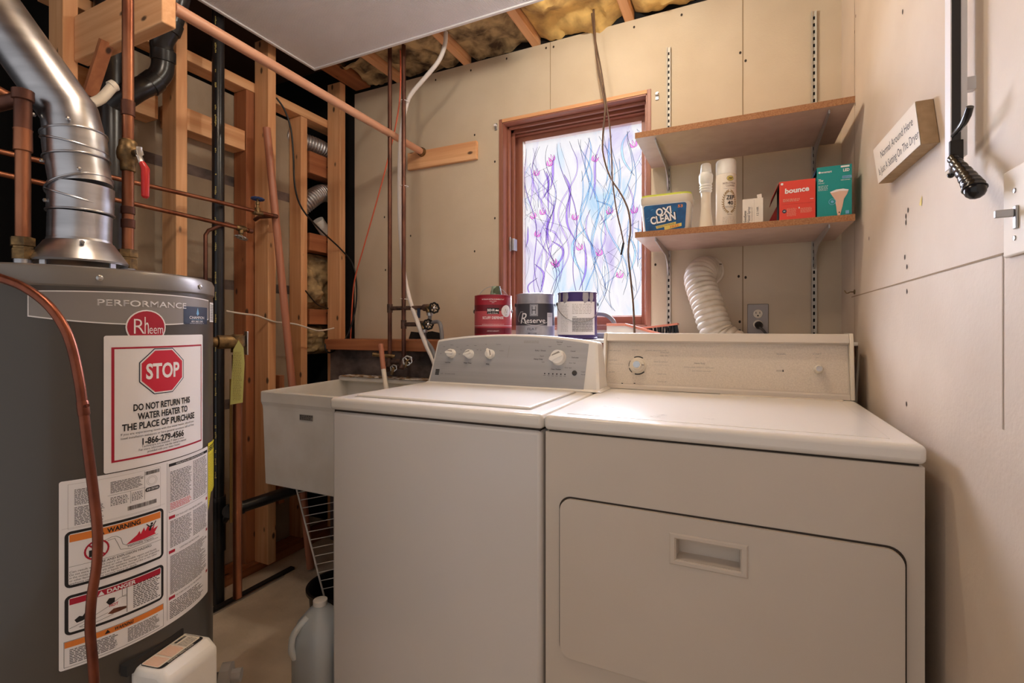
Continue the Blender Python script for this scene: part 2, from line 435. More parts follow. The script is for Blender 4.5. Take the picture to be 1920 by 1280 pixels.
for x_, z0, z1, w_ in ((-.797, WZ1 + .01, CEIL, .003), (.006, 1.0, CEIL, .004)): p.rect(x_ - w_ / 2, z0, x_ + w_ / 2, z1, 'seam')
for q in ((650, 183), (817, 150), (883, 132), (950, 110), (1024, 90), (1038, 88), (1189, 51), (1278, 28), (1388, 99), (1398, 114), (890, 253), (928, 303), (928, 409), (890, 471), (770, 442), (721, 407), (1229, 496), (1385, 518), (1398, 520), (1387, 603), (1387, 620), (723, 506), (1290, 700)):
    c = U(*q, Y=YB); p.disc(c.x, c.z, .0045, 'hole', n=8, rv=.006)
# broken-out strip along the bottom of the drywall behind the pipes
p.shape([(-1.60, 1.066), (-1.585, 1.105), (-1.53, 1.10), (-1.45, 1.107), (-1.40, 1.098), (-1.385, 1.066)], 'black')
structure(p, 'wall_back_marks', recalc=False)
b = MB().box(XL - .02, XR + .06, 1.93, YB + .18, 0, 1.012, 'stone')
structure(b, 'wall_foundation')
structure(MB().box(XL - .01, XR + .02, 1.88, YB + .1, 1.012, 1.065, 'firdarkX'), 'trim_1', bevel=.003)
structure(MB().box(-1.06, XR, 1.83, YB + .05, 1.0655, 1.0775, 'enamelT'), 'trim_2', bevel=.002)
# right wall
b = MB().box(XR, XR + .12, -.9, YB + .02, 0, 2.75, 'wallR')
structure(b, 'wall_right')
p = Print(plane((XR, 0, 0), (0, -1, 0), (0, 0, 1)), base=.0006)
p.rect(-1.93, 1.2225, -.90, 1.2255, 'seam')
p.rect(-1.8835, 0, -1.8805, 2.7, 'seam'); p.rect(-.905, .98, -.9025, 1.225, 'seam')
for q in ((1699, 417), (1697, 482), (1701, 500), (1701, 546), (1630, 447), (1700, 757), (1703, 394), (1699, 405), (1605, 30), (1603, 60), (1693, 22), (1604, 195)):
    c = U(*q, X=XR); p.disc(-c.y, c.z, .0035, 'hole', n=8, rv=.006)
c = U(1727, 377, X=XR); p.shape([(-c.y - .008, c.z - .006), (-c.y + .006, c.z - .011), (-c.y + .009, c.z + .01), (-c.y - .002, c.z + .003)], 'pyel')
structure(p, 'wall_right_marks', recalc=False)
# left: back face of the neighbouring room's boards, closed void behind
structure(MB().box(-2.155, -2.14, 1.0, 1.90, .04, 2.205, 'gyp'), 'wall_left')
structure(MB().box(-2.80, -2.75, -.9, 2.4, 0, 2.75, 'black').box(-2.75, -2.16, .05, .1, 0, 2.75, 'black'), 'wall_left_far')  # black backdrop: the darkness of the void is put into its colour
p = Print(plane((-2.14, 0, 0), (0, 1, 0), (0, 0, 1)), base=.0006)
for z_ in (.75, 1.30, 1.78): p.rect(1.0, z_, 1.9, z_ + .045, 'stone')  # horizontal shadow lines across the boards, painted as dark strips
for y_ in (1.20, 1.62): p.rect(y_, .04, y_ + .02, 2.2, 'hole')
structure(p, 'wall_left_marks_and_shadows', recalc=False)
structure(MB().box(-2.75, XR + .12, -.9, 2.4, 2.64, 2.70, 'subfloor'), 'ceiling')

# floor joists, each its own timber
for k, (x_, t) in enumerate(((-.435, .04), (-.869, .04), (-1.243, .04), (-1.658, .04), (-.03, .04))):
    mb = MB().box(x_ - t / 2, x_ + t / 2, -.7, YB + .12, CEIL, 2.64, 'firY')
    lab = ['orange wooden ceiling joist crossing above the window, beside the bare bulb', 'orange wooden ceiling joist ending over the window\'s left half',
           'orange wooden ceiling joist ending left of the window, where the white hose rises', 'wooden ceiling joist behind the tops of the two thin copper risers',
           'orange wooden ceiling joist nearest the right wall'][k]
    o = mb.build('ceiling_joist', label=lab, cat='joist', group='ceiling joists', bevel=.002)
    if k == 4: o.location.z += 0
MB().box(-1.955, -1.85, .0, YB - .01, CEIL + .009, CEIL + .045, 'firdarkY').build('wall_plate', label='flat timber plate along the top of the left stud wall', cat='timber', bevel=.002)
MB().box(-1.849, -1.679, 1.80, 1.84, CEIL + .005, 2.60, 'firX').build('joist_block', label='short wooden block between joists behind the ceiling light, back left', cat='timber', bevel=.002)
def puff(x0, x1, y0, y1, z, amp, m, name, seed, side='z'):
    def fn(a, b_):
        x = x0 + (x1 - x0) * a; y = y0 + (y1 - y0) * b_
        n = noise.fractal(Vector((x * 7 + seed, y * 7, seed)), 1.0, 2.0, 4)
        e = min(a, 1 - a, .14) / .14
        return (x, y, z - (amp * .5 + amp * n) * e)
    return fn
ins_l = ['yellow glass wool batt in the joist bay right of the bulb', 'yellow glass wool batt above the window, between two joists', 'glass wool batt left of the window between the middle joists', 'dusty glass wool batt between the joists nearest the hanging white hose', 'dark dusty glass wool batt in the bay over the copper risers']
bays = [(-.41, -.05), (-.845, -.46), (-1.22, -.893), (-1.635, -1.267), (-1.84, -1.68)]
for k, (x0, x1) in enumerate(bays):
    MB().grid(puff(x0, x1, .2 if k < 4 else 1.85, YB + .004, 2.478, .045, 'ins', 'i', k * 3.7), 26, 60, 'ins' if k < 2 else 'insgrey').build('insulation_batt', label=ins_l[k], cat='insulation', group='ceiling insulation batts', recalc=False)
MB().grid(puff(-.005, XR, .2, YB + .004, 2.478, .045, 'ins', 'i', 19), 20, 60, 'ins').build('insulation_batt', label='yellow glass wool batt in the joist bay next to the right wall', cat='insulation', group='ceiling insulation batts', recalc=False)

# ---------------------------------------------------------------- left stud wall
def stud(x0, x1, y0, y1, z0, z1, lab, m='firZ', name='wall_stud', grp='studs of the left wall', cat='stud'):
    return MB().box(x0, x1, y0, y1, z0, z1, m).build(name, label=lab, cat=cat, group=grp, bevel=.002)
stud(-2.045, XL, .794, .834, .04, CEIL + .007, 'wall stud behind the silver flue, leftmost of the tall studs')
stud(-2.045, XL, 1.138, 1.180, .04, CEIL + .007, 'wall stud between the water heater and the black vertical drain pipe')
stud(-2.045, XL, 1.538, 1.580, .04, CEIL + .007, 'tall wall stud that the bare pole leans against')
stud(-2.045, XL, 1.978, 2.018, .04, CEIL + .007, 'tall wall stud nearest the back wall, with nail holes', 'firZ')
stud(-2.137, -2.052, 1.500, 1.575, .04, 2.217, 'dark wall stud set back behind the stud with the leaning pole', 'firdarkZ')
stud(-2.137, -2.052, 1.807, 1.848, .04, 2.217, 'narrow set-back stud between the leaning pole and the corner stud')
stud(-2.137, -2.05, .80, 2.10, 2.218, 2.262, 'horizontal header plate running behind the studs below the ceiling', 'firY', 'header_plate', 'horizontal timbers of the left wall', 'timber')
stud(-2.137, -2.055, 1.182, 1.497, 1.935, 2.025, 'horizontal blocking behind the black drain pipe, below the header', 'firY', 'blocking', 'horizontal timbers of the left wall', 'timber')
stud(-2.137, -2.055, .84, 1.13, 1.935, 2.025, 'horizontal blocking behind the black elbow pipe, left of the drain pipe', 'firY', 'blocking', 'horizontal timbers of the left wall', 'timber')
for z0, z1, t in ((1.945, 2.06, 'top'), (1.535, 1.627, 'middle'), (1.143, 1.224, 'lowest')):
    stud(-2.15, -2.06, 1.87, 2.10, z0, z1, '%s of three short blocks behind the corner stud' % t, 'firdarkY', 'blocking', 'horizontal timbers of the left wall', 'timber')
stud(-2.137, -2.02, .3, 2.10, 0, .038, 'wooden bottom plate lying on the floor under the studs', 'firdarkY', 'sole_plate', 'horizontal timbers of the left wall', 'timber')
MB().box(-1.905, -1.88, .4, 1.62, 0.0, .012, 'blkm').box(-1.875, -1.866, .4, 1.55, 0, .008, 'steel').build('floor_rail', label='thin dark metal strip on the floor along the left wall', cat='rail', bevel=.001)
MB().box(-2.045, XL, 1.6, 1.625, .3, .9, 'firdarkZ').build('scrap_board', label='thin scrap board beside the base of the leaning pole stud', cat='board')
# glass wool and foil duct in the corner cavity
def wall_puff(y0, y1, z0, z1, X, amp, seed):
    def fn(a, b_):
        y = y0 + (y1 - y0) * a; z = z0 + (z1 - z0) * b_
        n = noise.fractal(Vector((y * 9 + seed, z * 9, seed)), 1.0, 2.0, 4); e = min(a, 1 - a, b_, 1 - b_, .12) / .12
        return (X + amp * (.6 + n) * e, y, z)
    return fn
MB().grid(wall_puff(1.85, 2.115, 1.228, 1.53, -2.14, .06, 3), 26, 36, 'insgrey').build('insulation_batt', label='crumpled brown glass wool behind the corner stud, above the loose cable end', cat='insulation', group='glass wool in the corner cavity', recalc=False)
MB().grid(wall_puff(1.85, 2.115, .98, 1.14, -2.14, .06, 8), 26, 20, 'insgrey').build('insulation_batt', label='small glass wool tuft behind the corner stud, at sink height', cat='insulation', group='glass wool in the corner cavity', recalc=False)
def corr(path, r, amp, n, m, seg=24, sm=30, skew=None):
    P = catmull(path, sm); L = [0]
    for a, c_ in zip(P, P[1:]): L.append(L[-1] + (c_ - a).length)
    N = n * 6; pts = []; rr = []; j = 0
    for i in range(N + 1):
        s_ = L[-1] * i / N
        while j < len(L) - 2 and L[j + 1] < s_: j += 1
        t = (s_ - L[j]) / max(L[j + 1] - L[j], 1e-9); pts.append(P[j].lerp(P[j + 1], t)); rr.append(r + amp * (abs(math.sin(math.pi * i / 6)) ** .8 * 2 - 1))
    return MB().tube(pts, rr, m, seg=seg)
corr([(-2.19, 1.80, 2.135), (-2.13, 1.88, 2.125), (-2.10, 1.97, 2.115), (-2.12, 2.08, 2.11)], .042, .003, 22, 'duct').build('foil_duct', label='grey ribbed foil duct behind the corner stud, upper of two', cat='duct', group='foil ducts')
corr([(-2.12, 2.08, 1.89), (-2.10, 1.98, 1.865), (-2.11, 1.90, 1.80), (-2.19, 1.84, 1.70)], .045, .003, 26, 'duct').build('foil_duct', label='grey ribbed foil duct bending behind the corner stud, lower of two', cat='duct', group='foil ducts')
MB().tube([(-2.12, 1.98, 1.72), (-2.12, 2.04, 1.66)], .032, 'white', sm=3).build('pipe_stub', label='pale plastic elbow stub below the lower foil duct', cat='pipe')

# ---------------------------------------------------------------- window
b = MB()
e = .016
b.box(WX0 - e, WX0, YB - .004, YB, WZ0 - e, WZ1 + e, 'redZ'); b.box(WX1, WX1 + e, YB - .004, YB, WZ0 - e, WZ1 + e, 'redZ')
b.box(WX0, WX1, YB - .004, YB, WZ1, WZ1 + e, 'firX'); b.box(WX0, WX1, YB - .004, YB, WZ0 - e, WZ0, 'redX')
frame = structure(b, 'window_1', bevel=.001); OFF[frame.name] = Vector((0, 0, 0))
b = MB(); t = .006
b.box(WX0, WX0 + t, YB, WD + .05, WZ0, WZ1, 'redZ'); b.box(WX1 - t, WX1, YB, WD + .05, WZ0, WZ1, 'redZ')
b.box(WX0, WX1, YB, WD + .05, WZ1 - t, WZ1, 'redX'); b.box(WX0, WX1, YB, WD + .05, WZ0, WZ0 + t, 'redX')
b.build('jamb', frame, bevel=.001)
b = MB()     # stops, tracks
for y0, d_ in ((YB + .045, .012), (YB + .085, .018)):
    b.box(WX0 + t, WX0 + t + d_, y0, y0 + .016, WZ0 + t, WZ1 - t, 'redZ'); b.box(WX1 - t - d_, WX1 - t, y0, y0 + .016, WZ0 + t, WZ1 - t, 'redZ')
    b.box(WX0 + t, WX1 - t, y0, y0 + .016, WZ1 - t - d_, WZ1 - t, 'redX')
b.box(WX0 + t, WX1 - t, YB + .115, WD - .012, WZ1 - t - .02, WZ1 - t, 'redX')
b.build('window_stop', frame, bevel=.002)
PX0, PX1, PZ0, PZ1 = -.998, -.409, 1.176, 2.064
b = MB()
b.box(WX0 + t, PX0, WD - .012, WD + .02, WZ0 + t, WZ1 - t, 'redZ'); b.box(PX1, WX1 - t, WD - .012, WD + .02, WZ0 + t, WZ1 - t, 'redZ')
b.box(PX0, PX1, WD - .012, WD + .02, PZ1, WZ1 - t, 'redX'); b.box(PX0, PX1, WD - .012, WD + .02, WZ0 + t, PZ0, 'redX')
b.box(PX0 - .001, PX0 + .004, WD - .014, WD, PZ0, PZ1, 'trimw'); b.box(PX0, PX1, WD - .014, WD, PZ0 - .002, PZ0 + .006, 'trimw')
b.build('window_sash', frame, bevel=.001)
MB().box(WX0 + .014, WX0 + .034, YB + .06, YB + .10, 1.505, 1.565, 'steel').box(WX0 + .012, WX0 + .022, YB + .045, YB + .055, 1.50, 1.57, 'steel').build('window_latch', frame, bevel=.002)
# the decorative film
gm, n, l, bs = newmat('window_film'); n.remove(bs)
tr = n.new('ShaderNodeBsdfTranslucent'); df = n.new('ShaderNodeBsdfDiffuse'); mx = n.new('ShaderNodeMixShader'); mx.inputs[0].default_value = .12
tc = n.new('ShaderNodeTexCoord'); mp = n.new('ShaderNodeMapping'); mp.inputs['Scale'].default_value = (5.5, 1, 2.4)
nz = n.new('ShaderNodeTexNoise'); nz.inputs['Scale'].default_value = 1.3; nz.inputs['Detail'].default_value = 5; nz.inputs['Distortion'].default_value = .8
rp = n.new('ShaderNodeValToRGB'); cr = rp.color_ramp
cr.elements[0].position = .30; cr.elements[0].color = RGB(208, 194, 240); cr.elements[1].position = .72; cr.elements[1].color = RGB(196, 224, 248)
for ps, cc in ((.42, (236, 230, 250)), (.50, (252, 250, 252)), (.58, (246, 244, 250)), (.64, (224, 238, 252))):
    el = cr.elements.new(ps); el.color = RGB(*cc)
l.new(tc.outputs['Object'], mp.inputs[0]); l.new(mp.outputs[0], nz.inputs[0]); l.new(nz.outputs[0], rp.inputs[0])
l.new(rp.outputs[0], tr.inputs[0]); l.new(rp.outputs[0], df.inputs[0]); l.new(tr.outputs[0], mx.inputs[1]); l.new(df.outputs[0], mx.inputs[2]); tp = n.new('ShaderNodeBsdfTransparent'); mx2 = n.new('ShaderNodeMixShader'); mx2.inputs[0].default_value = .95; l.new(rp.outputs[0], tp.inputs[0]); l.new(mx.outputs[0], mx2.inputs[1]); l.new(tp.outputs[0], mx2.inputs[2]); l.new(mx2.outputs[0], n['Material Output'].inputs[0])
M['film'] = gm
for nm, cc in (('f_purple', (168, 138, 216)), ('f_violet', (206, 188, 240)), ('f_blue', (172, 204, 240)), ('f_pale', (222, 230, 248)), ('f_pink', (240, 140, 212)), ('f_rose', (246, 190, 228)), ('f_sky', (182, 216, 244))):
    M[nm] = translucent(nm, cc)
M['f_ink'] = mat('film_ink', (44, 40, 104), .7); M['f_ink2'] = mat('film_ink_blue', (36, 62, 112), .7)
pw, ph = PX1 - PX0, PZ1 - PZ0
p = Print(plane((PX0, WD, PZ0), (1, 0, 0), (0, 0, 1)), base=0, step=.0006)
p.rect(0, 0, pw, ph, 'film', 0)
rnd = random.Random(21)
def strand(pts, wmax, fill, ink, lw=.0011, n=12):
    P = [q.to_2d() for q in catmull([(a, b_, 0) for a, b_ in pts], n)]
    P = [q for q in P if 0 <= q.x <= pw and .004 <= q.y <= ph - .03]
    if len(P) < 4: return
    L, Rr = [], []
    for i, q in enumerate(P):
        d = (P[min(i + 1, len(P) - 1)] - P[max(i - 1, 0)]); d = d.normalized() if d.length else Vector((0, 1)); nn = Vector((-d.y, d.x))
        w_ = wmax * math.sin(math.pi * (i / (len(P) - 1))) ** .8
        L.append(q + nn * w_ / 2); Rr.append(q - nn * w_ / 2)
    if wmax > 0 and fill:
        for i in range(len(P) - 1): p._put([Rr[i], Rr[i + 1], L[i + 1], L[i]], fill, 1)
        p.line([tuple(q) for q in L], lw, ink, 2); p.line([tuple(q) for q in Rr], lw, ink, 2)
    else: p.line([tuple(q) for q in P], lw, ink, 2)
for k in range(17):      # long stems
    x0 = pw * (k + .5) / 17 + rnd.uniform(-.012, .012); ph0 = rnd.uniform(0, 6.28); A = rnd.uniform(.018, .042); wl = rnd.uniform(.35, .62); y0 = rnd.uniform(0, .12); sl = rnd.uniform(-.14, .14)
    pts = [(x0 + A * math.sin(6.28 * (y / wl) + ph0) + sl * (y - ph / 2), y) for y in [y0 + (ph - y0) * i / 12 for i in range(13)]]
    f = k / 17.0
    strand(pts, rnd.choice((.004, .007, .0)), rnd.choice(('f_purple', 'f_violet')) if f < .45 else rnd.choice(('f_pale', 'f_blue', 'f_sky')), 'f_ink' if f < .55 else 'f_ink2')
for k in range(46):      # long curved leaves
    x = rnd.uniform(.0, pw); y = rnd.uniform(.02, ph - .2); h_ = rnd.uniform(.10, .26); c1 = rnd.uniform(-.05, .05); f = x / pw
    pts = [(x, y), (x + c1, y + h_ * .35), (x + c1 * 1.1, y + h_ * .7), (x + rnd.uniform(-.03, .03), y + h_)]
    strand(pts, rnd.uniform(.005, .012), rnd.choice(('f_purple', 'f_purple', 'f_violet', 'f_pale')) if f < .5 else rnd.choice(('f_sky', 'f_pale', 'f_blue', 'f_violet')), 'f_ink' if f < .5 else 'f_ink2')
for k in range(26):      # thin tendrils
    x = rnd.uniform(0, pw); y = rnd.uniform(.02, ph - .25); h_ = rnd.uniform(.15, .3)
    strand([(x, y), (x + rnd.uniform(-.06, .06), y + h_ * .3), (x + rnd.uniform(-.12, .12), y + h_ * .7), (x + rnd.uniform(-.14, .14), y + h_)], 0, None, rnd.choice(('f_ink', 'f_ink2')), .0011)
for qx, qy in ((215, 400), (205, 655), (257, 635), (218, 765), (322, 315), (570, 325), (455, 670), (666, 640), (610, 885), (338, 935), (492, 850), (800, 640), (800, 250), (716, 1020), (300, 345), (350, 950)):
    u_ = (qx - 135) / 705 * pw; top = 200 - (qx - 135) * .14; v_ = (1 - (qy - top) / (1250 - top)) * ph; a0 = rnd.uniform(-.5, .5)
    for da in (-.5, 0, .5):
        a = a0 + da; L = .036 if da == 0 else .03; dx, dy = math.sin(a), math.cos(a)
        strand([(u_, v_), (u_ + dx * L * .4 + dy * da * .012, v_ + dy * L * .4 - dx * da * .012), (u_ + dx * L, v_ + dy * L)], .009, 'f_pink' if da else 'f_rose', 'f_ink')
# keep everything inside the pane
for i_, q in enumerate(p.v):
    q.x = min(max(q.x, PX0 + .0005), PX1 - .0005); q.z = min(max(q.z, PZ0 + .0005), PZ1 - .0005)
p.build('window_pane', frame, recalc=False, flat=True, label='translucent decorative film with purple and blue leaves')

# ---------------------------------------------------------------- ceiling light (off), added fill globe and bare bulb
a = U(590, 130, Y=1.74); b_ = U(1028, 3, Y=1.74); FX0, FX1, FZ = a.x, b_.x, (a.z + b_.z) / 2
fx = thing('ceiling_light', 'large unlit rectangular ceiling light with ribbed grey diffuser', 'ceiling light', ((FX0 + FX1) / 2, 1.435, FZ))
lm, n, l, bs = newmat('prismatic_diffuser'); bs.inputs['Base Color'].default_value = RGB(244, 241, 246); bs.inputs['Roughness'].default_value = .35
tc = n.new('ShaderNodeTexCoord'); wv = n.new('ShaderNodeTexWave'); wv.inputs['Scale'].default_value = 55; wv.bands_direction = 'X'
wv2 = n.new('ShaderNodeTexWave'); wv2.inputs['Scale'].default_value = 55; wv2.bands_direction = 'Y'; ad = n.new('ShaderNodeMath'); ad.operation = 'ADD'
bp = n.new('ShaderNodeBump'); bp.inputs['Strength'].default_value = .5; bp.inputs['Distance'].default_value = .003
l.new(tc.outputs['Object'], wv.inputs[0]); l.new(tc.outputs['Object'], wv2.inputs[0]); l.new(wv.outputs[1], ad.inputs[0]); l.new(wv2.outputs[1], ad.inputs[1]); l.new(ad.outputs[0], bp.inputs['Height']); l.new(bp.outputs[0], bs.inputs['Normal'])
M['lens'] = lm
MB().box(FX0 + .01, FX1 - .01, 1.14, 1.73, FZ + .012, CEIL - .001, 'trimw').build('housing', fx, bevel=.003)
b = MB()
for x0, x1, y0, y1 in ((FX0, FX0 + .014, 1.13, 1.74), (FX1 - .014, FX1, 1.13, 1.74), (FX0 + .014, FX1 - .014, 1.13, 1.144), (FX0 + .014, FX1 - .014, 1.726, 1.74)): b.box(x0, x1, y0, y1, FZ, FZ + .02, 'trimw')
b.build('frame', fx, bevel=.002)
MB().box(FX0 + .014, FX1 - .014, 1.144, 1.726, FZ + .006, FZ + .012, 'lens').build('diffuser', fx)
gl = thing('added_fill_globe', 'added fill lamp shaped as a frosted globe, out of view, brightening the left side', 'ceiling light', (-.869, .55, 2.33))  # invented lamp out of view, added to brighten the left side
M['globe'] = emit('fill_globe_glow', (255, 240, 222), 26)
MB().ball((-.869, .55, 2.33), .09, 'globe').build('globe', gl)
MB().lathe([(.07, .112), (.07, .10), (.03, .095), (.03, .08)], (-.869, .55, 2.33), 'trimw').build('canopy', gl)
bu = thing('light_bulb', 'bare glowing bulb in a porcelain holder under a ceiling joist', 'light bulb', (BULB[0], BULB[1], BULB[2]))
M['glow'] = emit('bulb_glow', (255, 246, 230), BULB_STRENGTH)
MB().ball(BULB, .03, 'glow').build('bulb', bu)
MB().lathe([(.045, .073), (.045, .05), (.02, .045), (.016, .026)], BULB, 'white').build('bulb_holder', bu)

# ================================================================ water heater
HX, HY, HR = -1.31, .56, .25
TOPZ = 1.234
ht = thing('water_heater', 'grey cylindrical water heater covered in warning labels', 'water heater', (HX, HY, 0))
MB().lathe([(HR - .01, .0), (HR - .004, .03), (HR - .004, .10), (HR, .105), (HR, 1.196), (HR, 1.2)], (HX, HY, 0), 'tank', seg=96).build('tank', ht)
MB().lathe([(HR + .0005, 1.196), (HR + .003, 1.199), (HR + .003, 1.222), (HR - .001, 1.231), (HR - .008, TOPZ), (.0, TOPZ)], (HX, HY, 0), 'tankrim', seg=96).build('tank_lid', ht)
def onT(th, z, h=0): return Vector((HX + (HR + h) * math.cos(R(th)), HY + (HR + h) * math.sin(R(th)), z))
for th in (-16.7, 29.5, -75, 75):
    b = MB(); n_ = onT(th, 1.213, 1) - onT(th, 1.213, 0); b.lathe([(.0055, 0), (.0055, .002), (.003, .0038), (0, .004)], onT(th, 1.213, .003), 'steel', axis=n_, seg=12); b.build('lid_screw', ht)
def T(d): return HR * R(d)
cm = cyl(HX, HY, HR)
# name band
p = Print(cm, .008)
bt, bb, bl, br = 1.185, 1.142, T(-38.3), T(40.5)
N = 24; up, lo_ = [], []
for k in range(N + 1):
    t = k / N; u = bl + (br - bl) * t; c_ = 1 - (2 * t - 1) ** 2
    up.append((u, bt + .004 * c_)); lo_.append((u, bb - .014 * c_))
for k in range(N): p._put([lo_[k], lo_[k + 1], up[k + 1], up[k]], 'band', 0)
p.line(up, .0022, 'paper', 1); p.line(lo_, .0022, 'paper', 1)
p.line([up[0], lo_[0]], .0014, 'paper', 1); p.line([up[-1], lo_[-1]], .0014, 'paper', 1)
p.text('PERFORMANCE', T(-17.3), 1.163, .0115, 'paper', 2, width=T(20) - T(-17.3), bold=.008)
p.build('name_band', ht, recalc=False)
p = Print(cm, .008, base=.0012)
rc = (T(.4), 1.123)
p.disc(rc[0], rc[1], .036, 'paper', 0, rv=.034); p.disc(rc[0], rc[1], .0335, 'redd', 1, rv=.0315)
p.text('R', rc[0] - .0225, rc[1] - .013, .030, 'paper', 2, width=.018, bold=-.01); p.text('h', rc[0] - .0045, rc[1] - .013, .034, 'paper', 2, width=.0075, bold=0)
p.text('eem', rc[0] + .004, rc[1] - .013, .0185, 'paper', 2, width=.026, bold=-.005)
p.build('brand_badge', ht, recalc=False)
p = Print(cm, .008, base=.0009)
u0, u1 = T(18.3), T(38.5); p.rect(u0, 1.130, u1, 1.168, 'navy', 0)
p.shape([(u0 + .044, 1.148), (u0 + .0490, 1.153), (u0 + .0445, 1.166), (u0 + .0395, 1.153)], 'skyb', 1)
p.text('CHAMPION', u0 + .017, 1.1415, .0058, 'paper', 1, width=.054, bold=.01); p.text('PLUMBING', u0 + .024, 1.1390, .0018, 'skyb', 1, width=.04)
p.text('651.365.1340', u0 + .023, 1.1340, .0040, 'paper', 1, width=.042, bold=.01); p.text('championplumbing.com', u0 + .018, 1.1312, .0018, 'paper', 1, width=.052)
p.build('installer_sticker', ht, recalc=False, label='dark blue sticker with a water drop and phone number')
p = Print(cm, .008); p.rect(T(43), 1.136, T(54), 1.182, 'paper', 0); p.lines(T(44), 1.139, T(53), 1.178, 7); p.build('small_sticker', ht, recalc=False)
# STOP notice
p = Print(cm, .008, base=.0018)
u0, u1, z0, z1 = T(-15.3), T(32.8), .851, 1.107
p.rrect(u0, z0, u1, z1, .004, 'paper', 0)
f0, f1, g0, g1 = u0 + .011, u1 - .006, z0 + .018, z1 - .022
p.rect(f0, g0, f0 + .0045, g1, 'redd'); p.rect(f0, g1 - .0035, f1, g1, 'redd'); p.rect(f1 - .0022, g0, f1, g1, 'redd'); p.rect(f0, g0, f1, g0 + .0035, 'redd')
oc, orad = (T(7.6), 1.035), .0475
def octo(r): return [(oc[0] + r * math.cos(R(22.5 + 45 * k)), oc[1] + r * math.sin(R(22.5 + 45 * k))) for k in range(8)]
p.shape(octo(orad * 1.04), 'navy', 1); p.shape(octo(orad), 'paper', 2); p.shape(octo(orad * .94), 'red', 3)
p.text('STOP', oc[0], oc[1] - .0135, .029, 'paper', 4, 'C', width=.068, bold=.03)
cx = T(7.6)
p.text('DO NOT RETURN THIS', cx + .004, .9615, .0125, 'inkb', 2, 'C', width=.118, bold=.028)
p.text('WATER HEATER TO', cx + .004, .9435, .0125, 'inkb', 2, 'C', width=.104, bold=.028)
p.text('THE PLACE OF PURCHASE', cx + .002, .9255, .0125, 'inkb', 2, 'C', width=.150, bold=.028)
p.text('If you are experiencing issues with this water heater, should you', cx, .917, .0042, 'ink', 2, 'C', width=.150)
p.text('need installation assistance or have general questions call toll free', cx, .9095, .0042, 'ink', 2, 'C', width=.150)
p.text('1-866-279-4566', cx + .003, .8935, .0125, 'inkb', 2, 'C', width=.086, bold=.028)
p.text('Technicians are available 7 days a week.', cx + .003, .888, .0042, 'ink', 2, 'C', width=.088)
p.text("For more information, see the owner's manual", cx + .003, .8822, .0042, 'ink', 2, 'C', width=.098)
p.text('provided with your water heater.', cx + .003, .8764, .0042, 'ink', 2, 'C', width=.068)
p.build('stop_notice', ht, recalc=False, label='white notice with a red stop octagon')
# big label sheet
p = Print(cm, .008, base=.0009)
L0, L1, Z0, Z1 = T(-29.2), T(39.3), .513, .849
p.rrect(L0, Z0, L1, Z1, .004, 'paper', 0)
a0, a1 = T(-27.5), T(7.6)
p.rect(T(9.3), Z0 + .01, T(9.3) + .0006, Z1 - .004, 'ink'); p.rect(L0 + .004, .764, a1 + .003, .7643, 'inkl')
# rating plate
p.frame(T(-26.5), .762, T(6.2), .842, .0003, 'inkl')
p.lines(T(-24.5), .803, T(-17.5), .832, 9, 'ink'); p.lines(T(-24.5), .767, T(-15), .800, 9, 'ink')
p.lines(T(-13), .812, T(-1), .834, 6, 'ink'); p.rect(T(-14), .8085, T(0), .8089, 'ink'); p.rect(T(-.6), .785, T(-.6) + .0005, .84, 'ink'); p.lines(T(-13), .788, T(-6.5), .805, 4, 'ink'); p.lines(T(-5.5), .788, T(-1), .805, 4, 'ink'); p.rect(T(-6), .785, T(-6) + .0005, .8085, 'ink')
p.bars(T(-.2), .832, T(5.5), .839, n=22); p.ring_ = None
for r_ in (.0095, .007): p.line([(T(2.5) + r_ * math.cos(k * .4), .819 + r_ * math.sin(k * .4)) for k in range(16)], .0004, 'inkl', 1, True)
p.rrect(T(-.3), .7985, T(5.8), .8065, .0038, 'inkb', 1); p.text('AHRI CERTIFIED', T(.2), .8005, .0042, 'paper', 2, width=T(5.3) - T(.2), bold=.01)
p.bars(T(-7), .772, T(4.5), .780, n=30)
# warning panel
def panel(z0, z1, hd, bandm, txtm, title):
    p.rrect(a0, z0, a1, z1, .009, 'inkb', 1); p.rrect(a0 + .0052, z0 + .0048, a1 - .005, z1 - .0048, .004, 'paper', 2)
    p.rect(a0 + .0065, z1 - .0068 - hd, a1 - .0065, z1 - .0062, bandm, 3)
    m_ = (a0 + a1) / 2 + .0
    p.shape([(T(-17.2) , z1 - .0055 - hd), (T(-15), z1 - .0055 - hd), (T(-16.1), z1 - .0075)], 'inkb' if txtm == 'inkb' else 'paper', 4)
    p.text(title, T(-14.2), z1 - .005 - hd, hd * .68, txtm, 4, width=T(-2.2) - T(-14.2) if title == 'WARNING' else T(-4) - T(-14.2), bold=.03)
panel(.657, .758, .0125, 'orange', 'inkb', 'WARNING')
p.line([(T(-17.5) + .0165 * math.cos(k * .26), .7145 + .0165 * math.sin(k * .26)) for k in range(24)], .0028, 'redd', 4, True)
p.rect(T(-20), .704, T(-17.2), .716, 'inkb', 3); p.rect(T(-17.2), .708, T(-16), .727, 'inkb', 3)
p.line([(T(-17.5) - .0115, .7262), (T(-17.5) + .0115, .7028)], .0028, 'redd', 5)
p.line([(T(-15), .728), (T(-12.5), .731), (T(-11), .730), (T(-9.5), .724), (T(-8.8), .712), (T(-7), .706), (T(-2), .707), (T(5), .7085)], .0006, 'ink', 3)
p.line([(T(-14), .726), (T(-11.6), .727), (T(-10.6), .716), (T(-9.6), .703), (T(-6), .699), (T(5), .7015)], .0006, 'ink', 3)
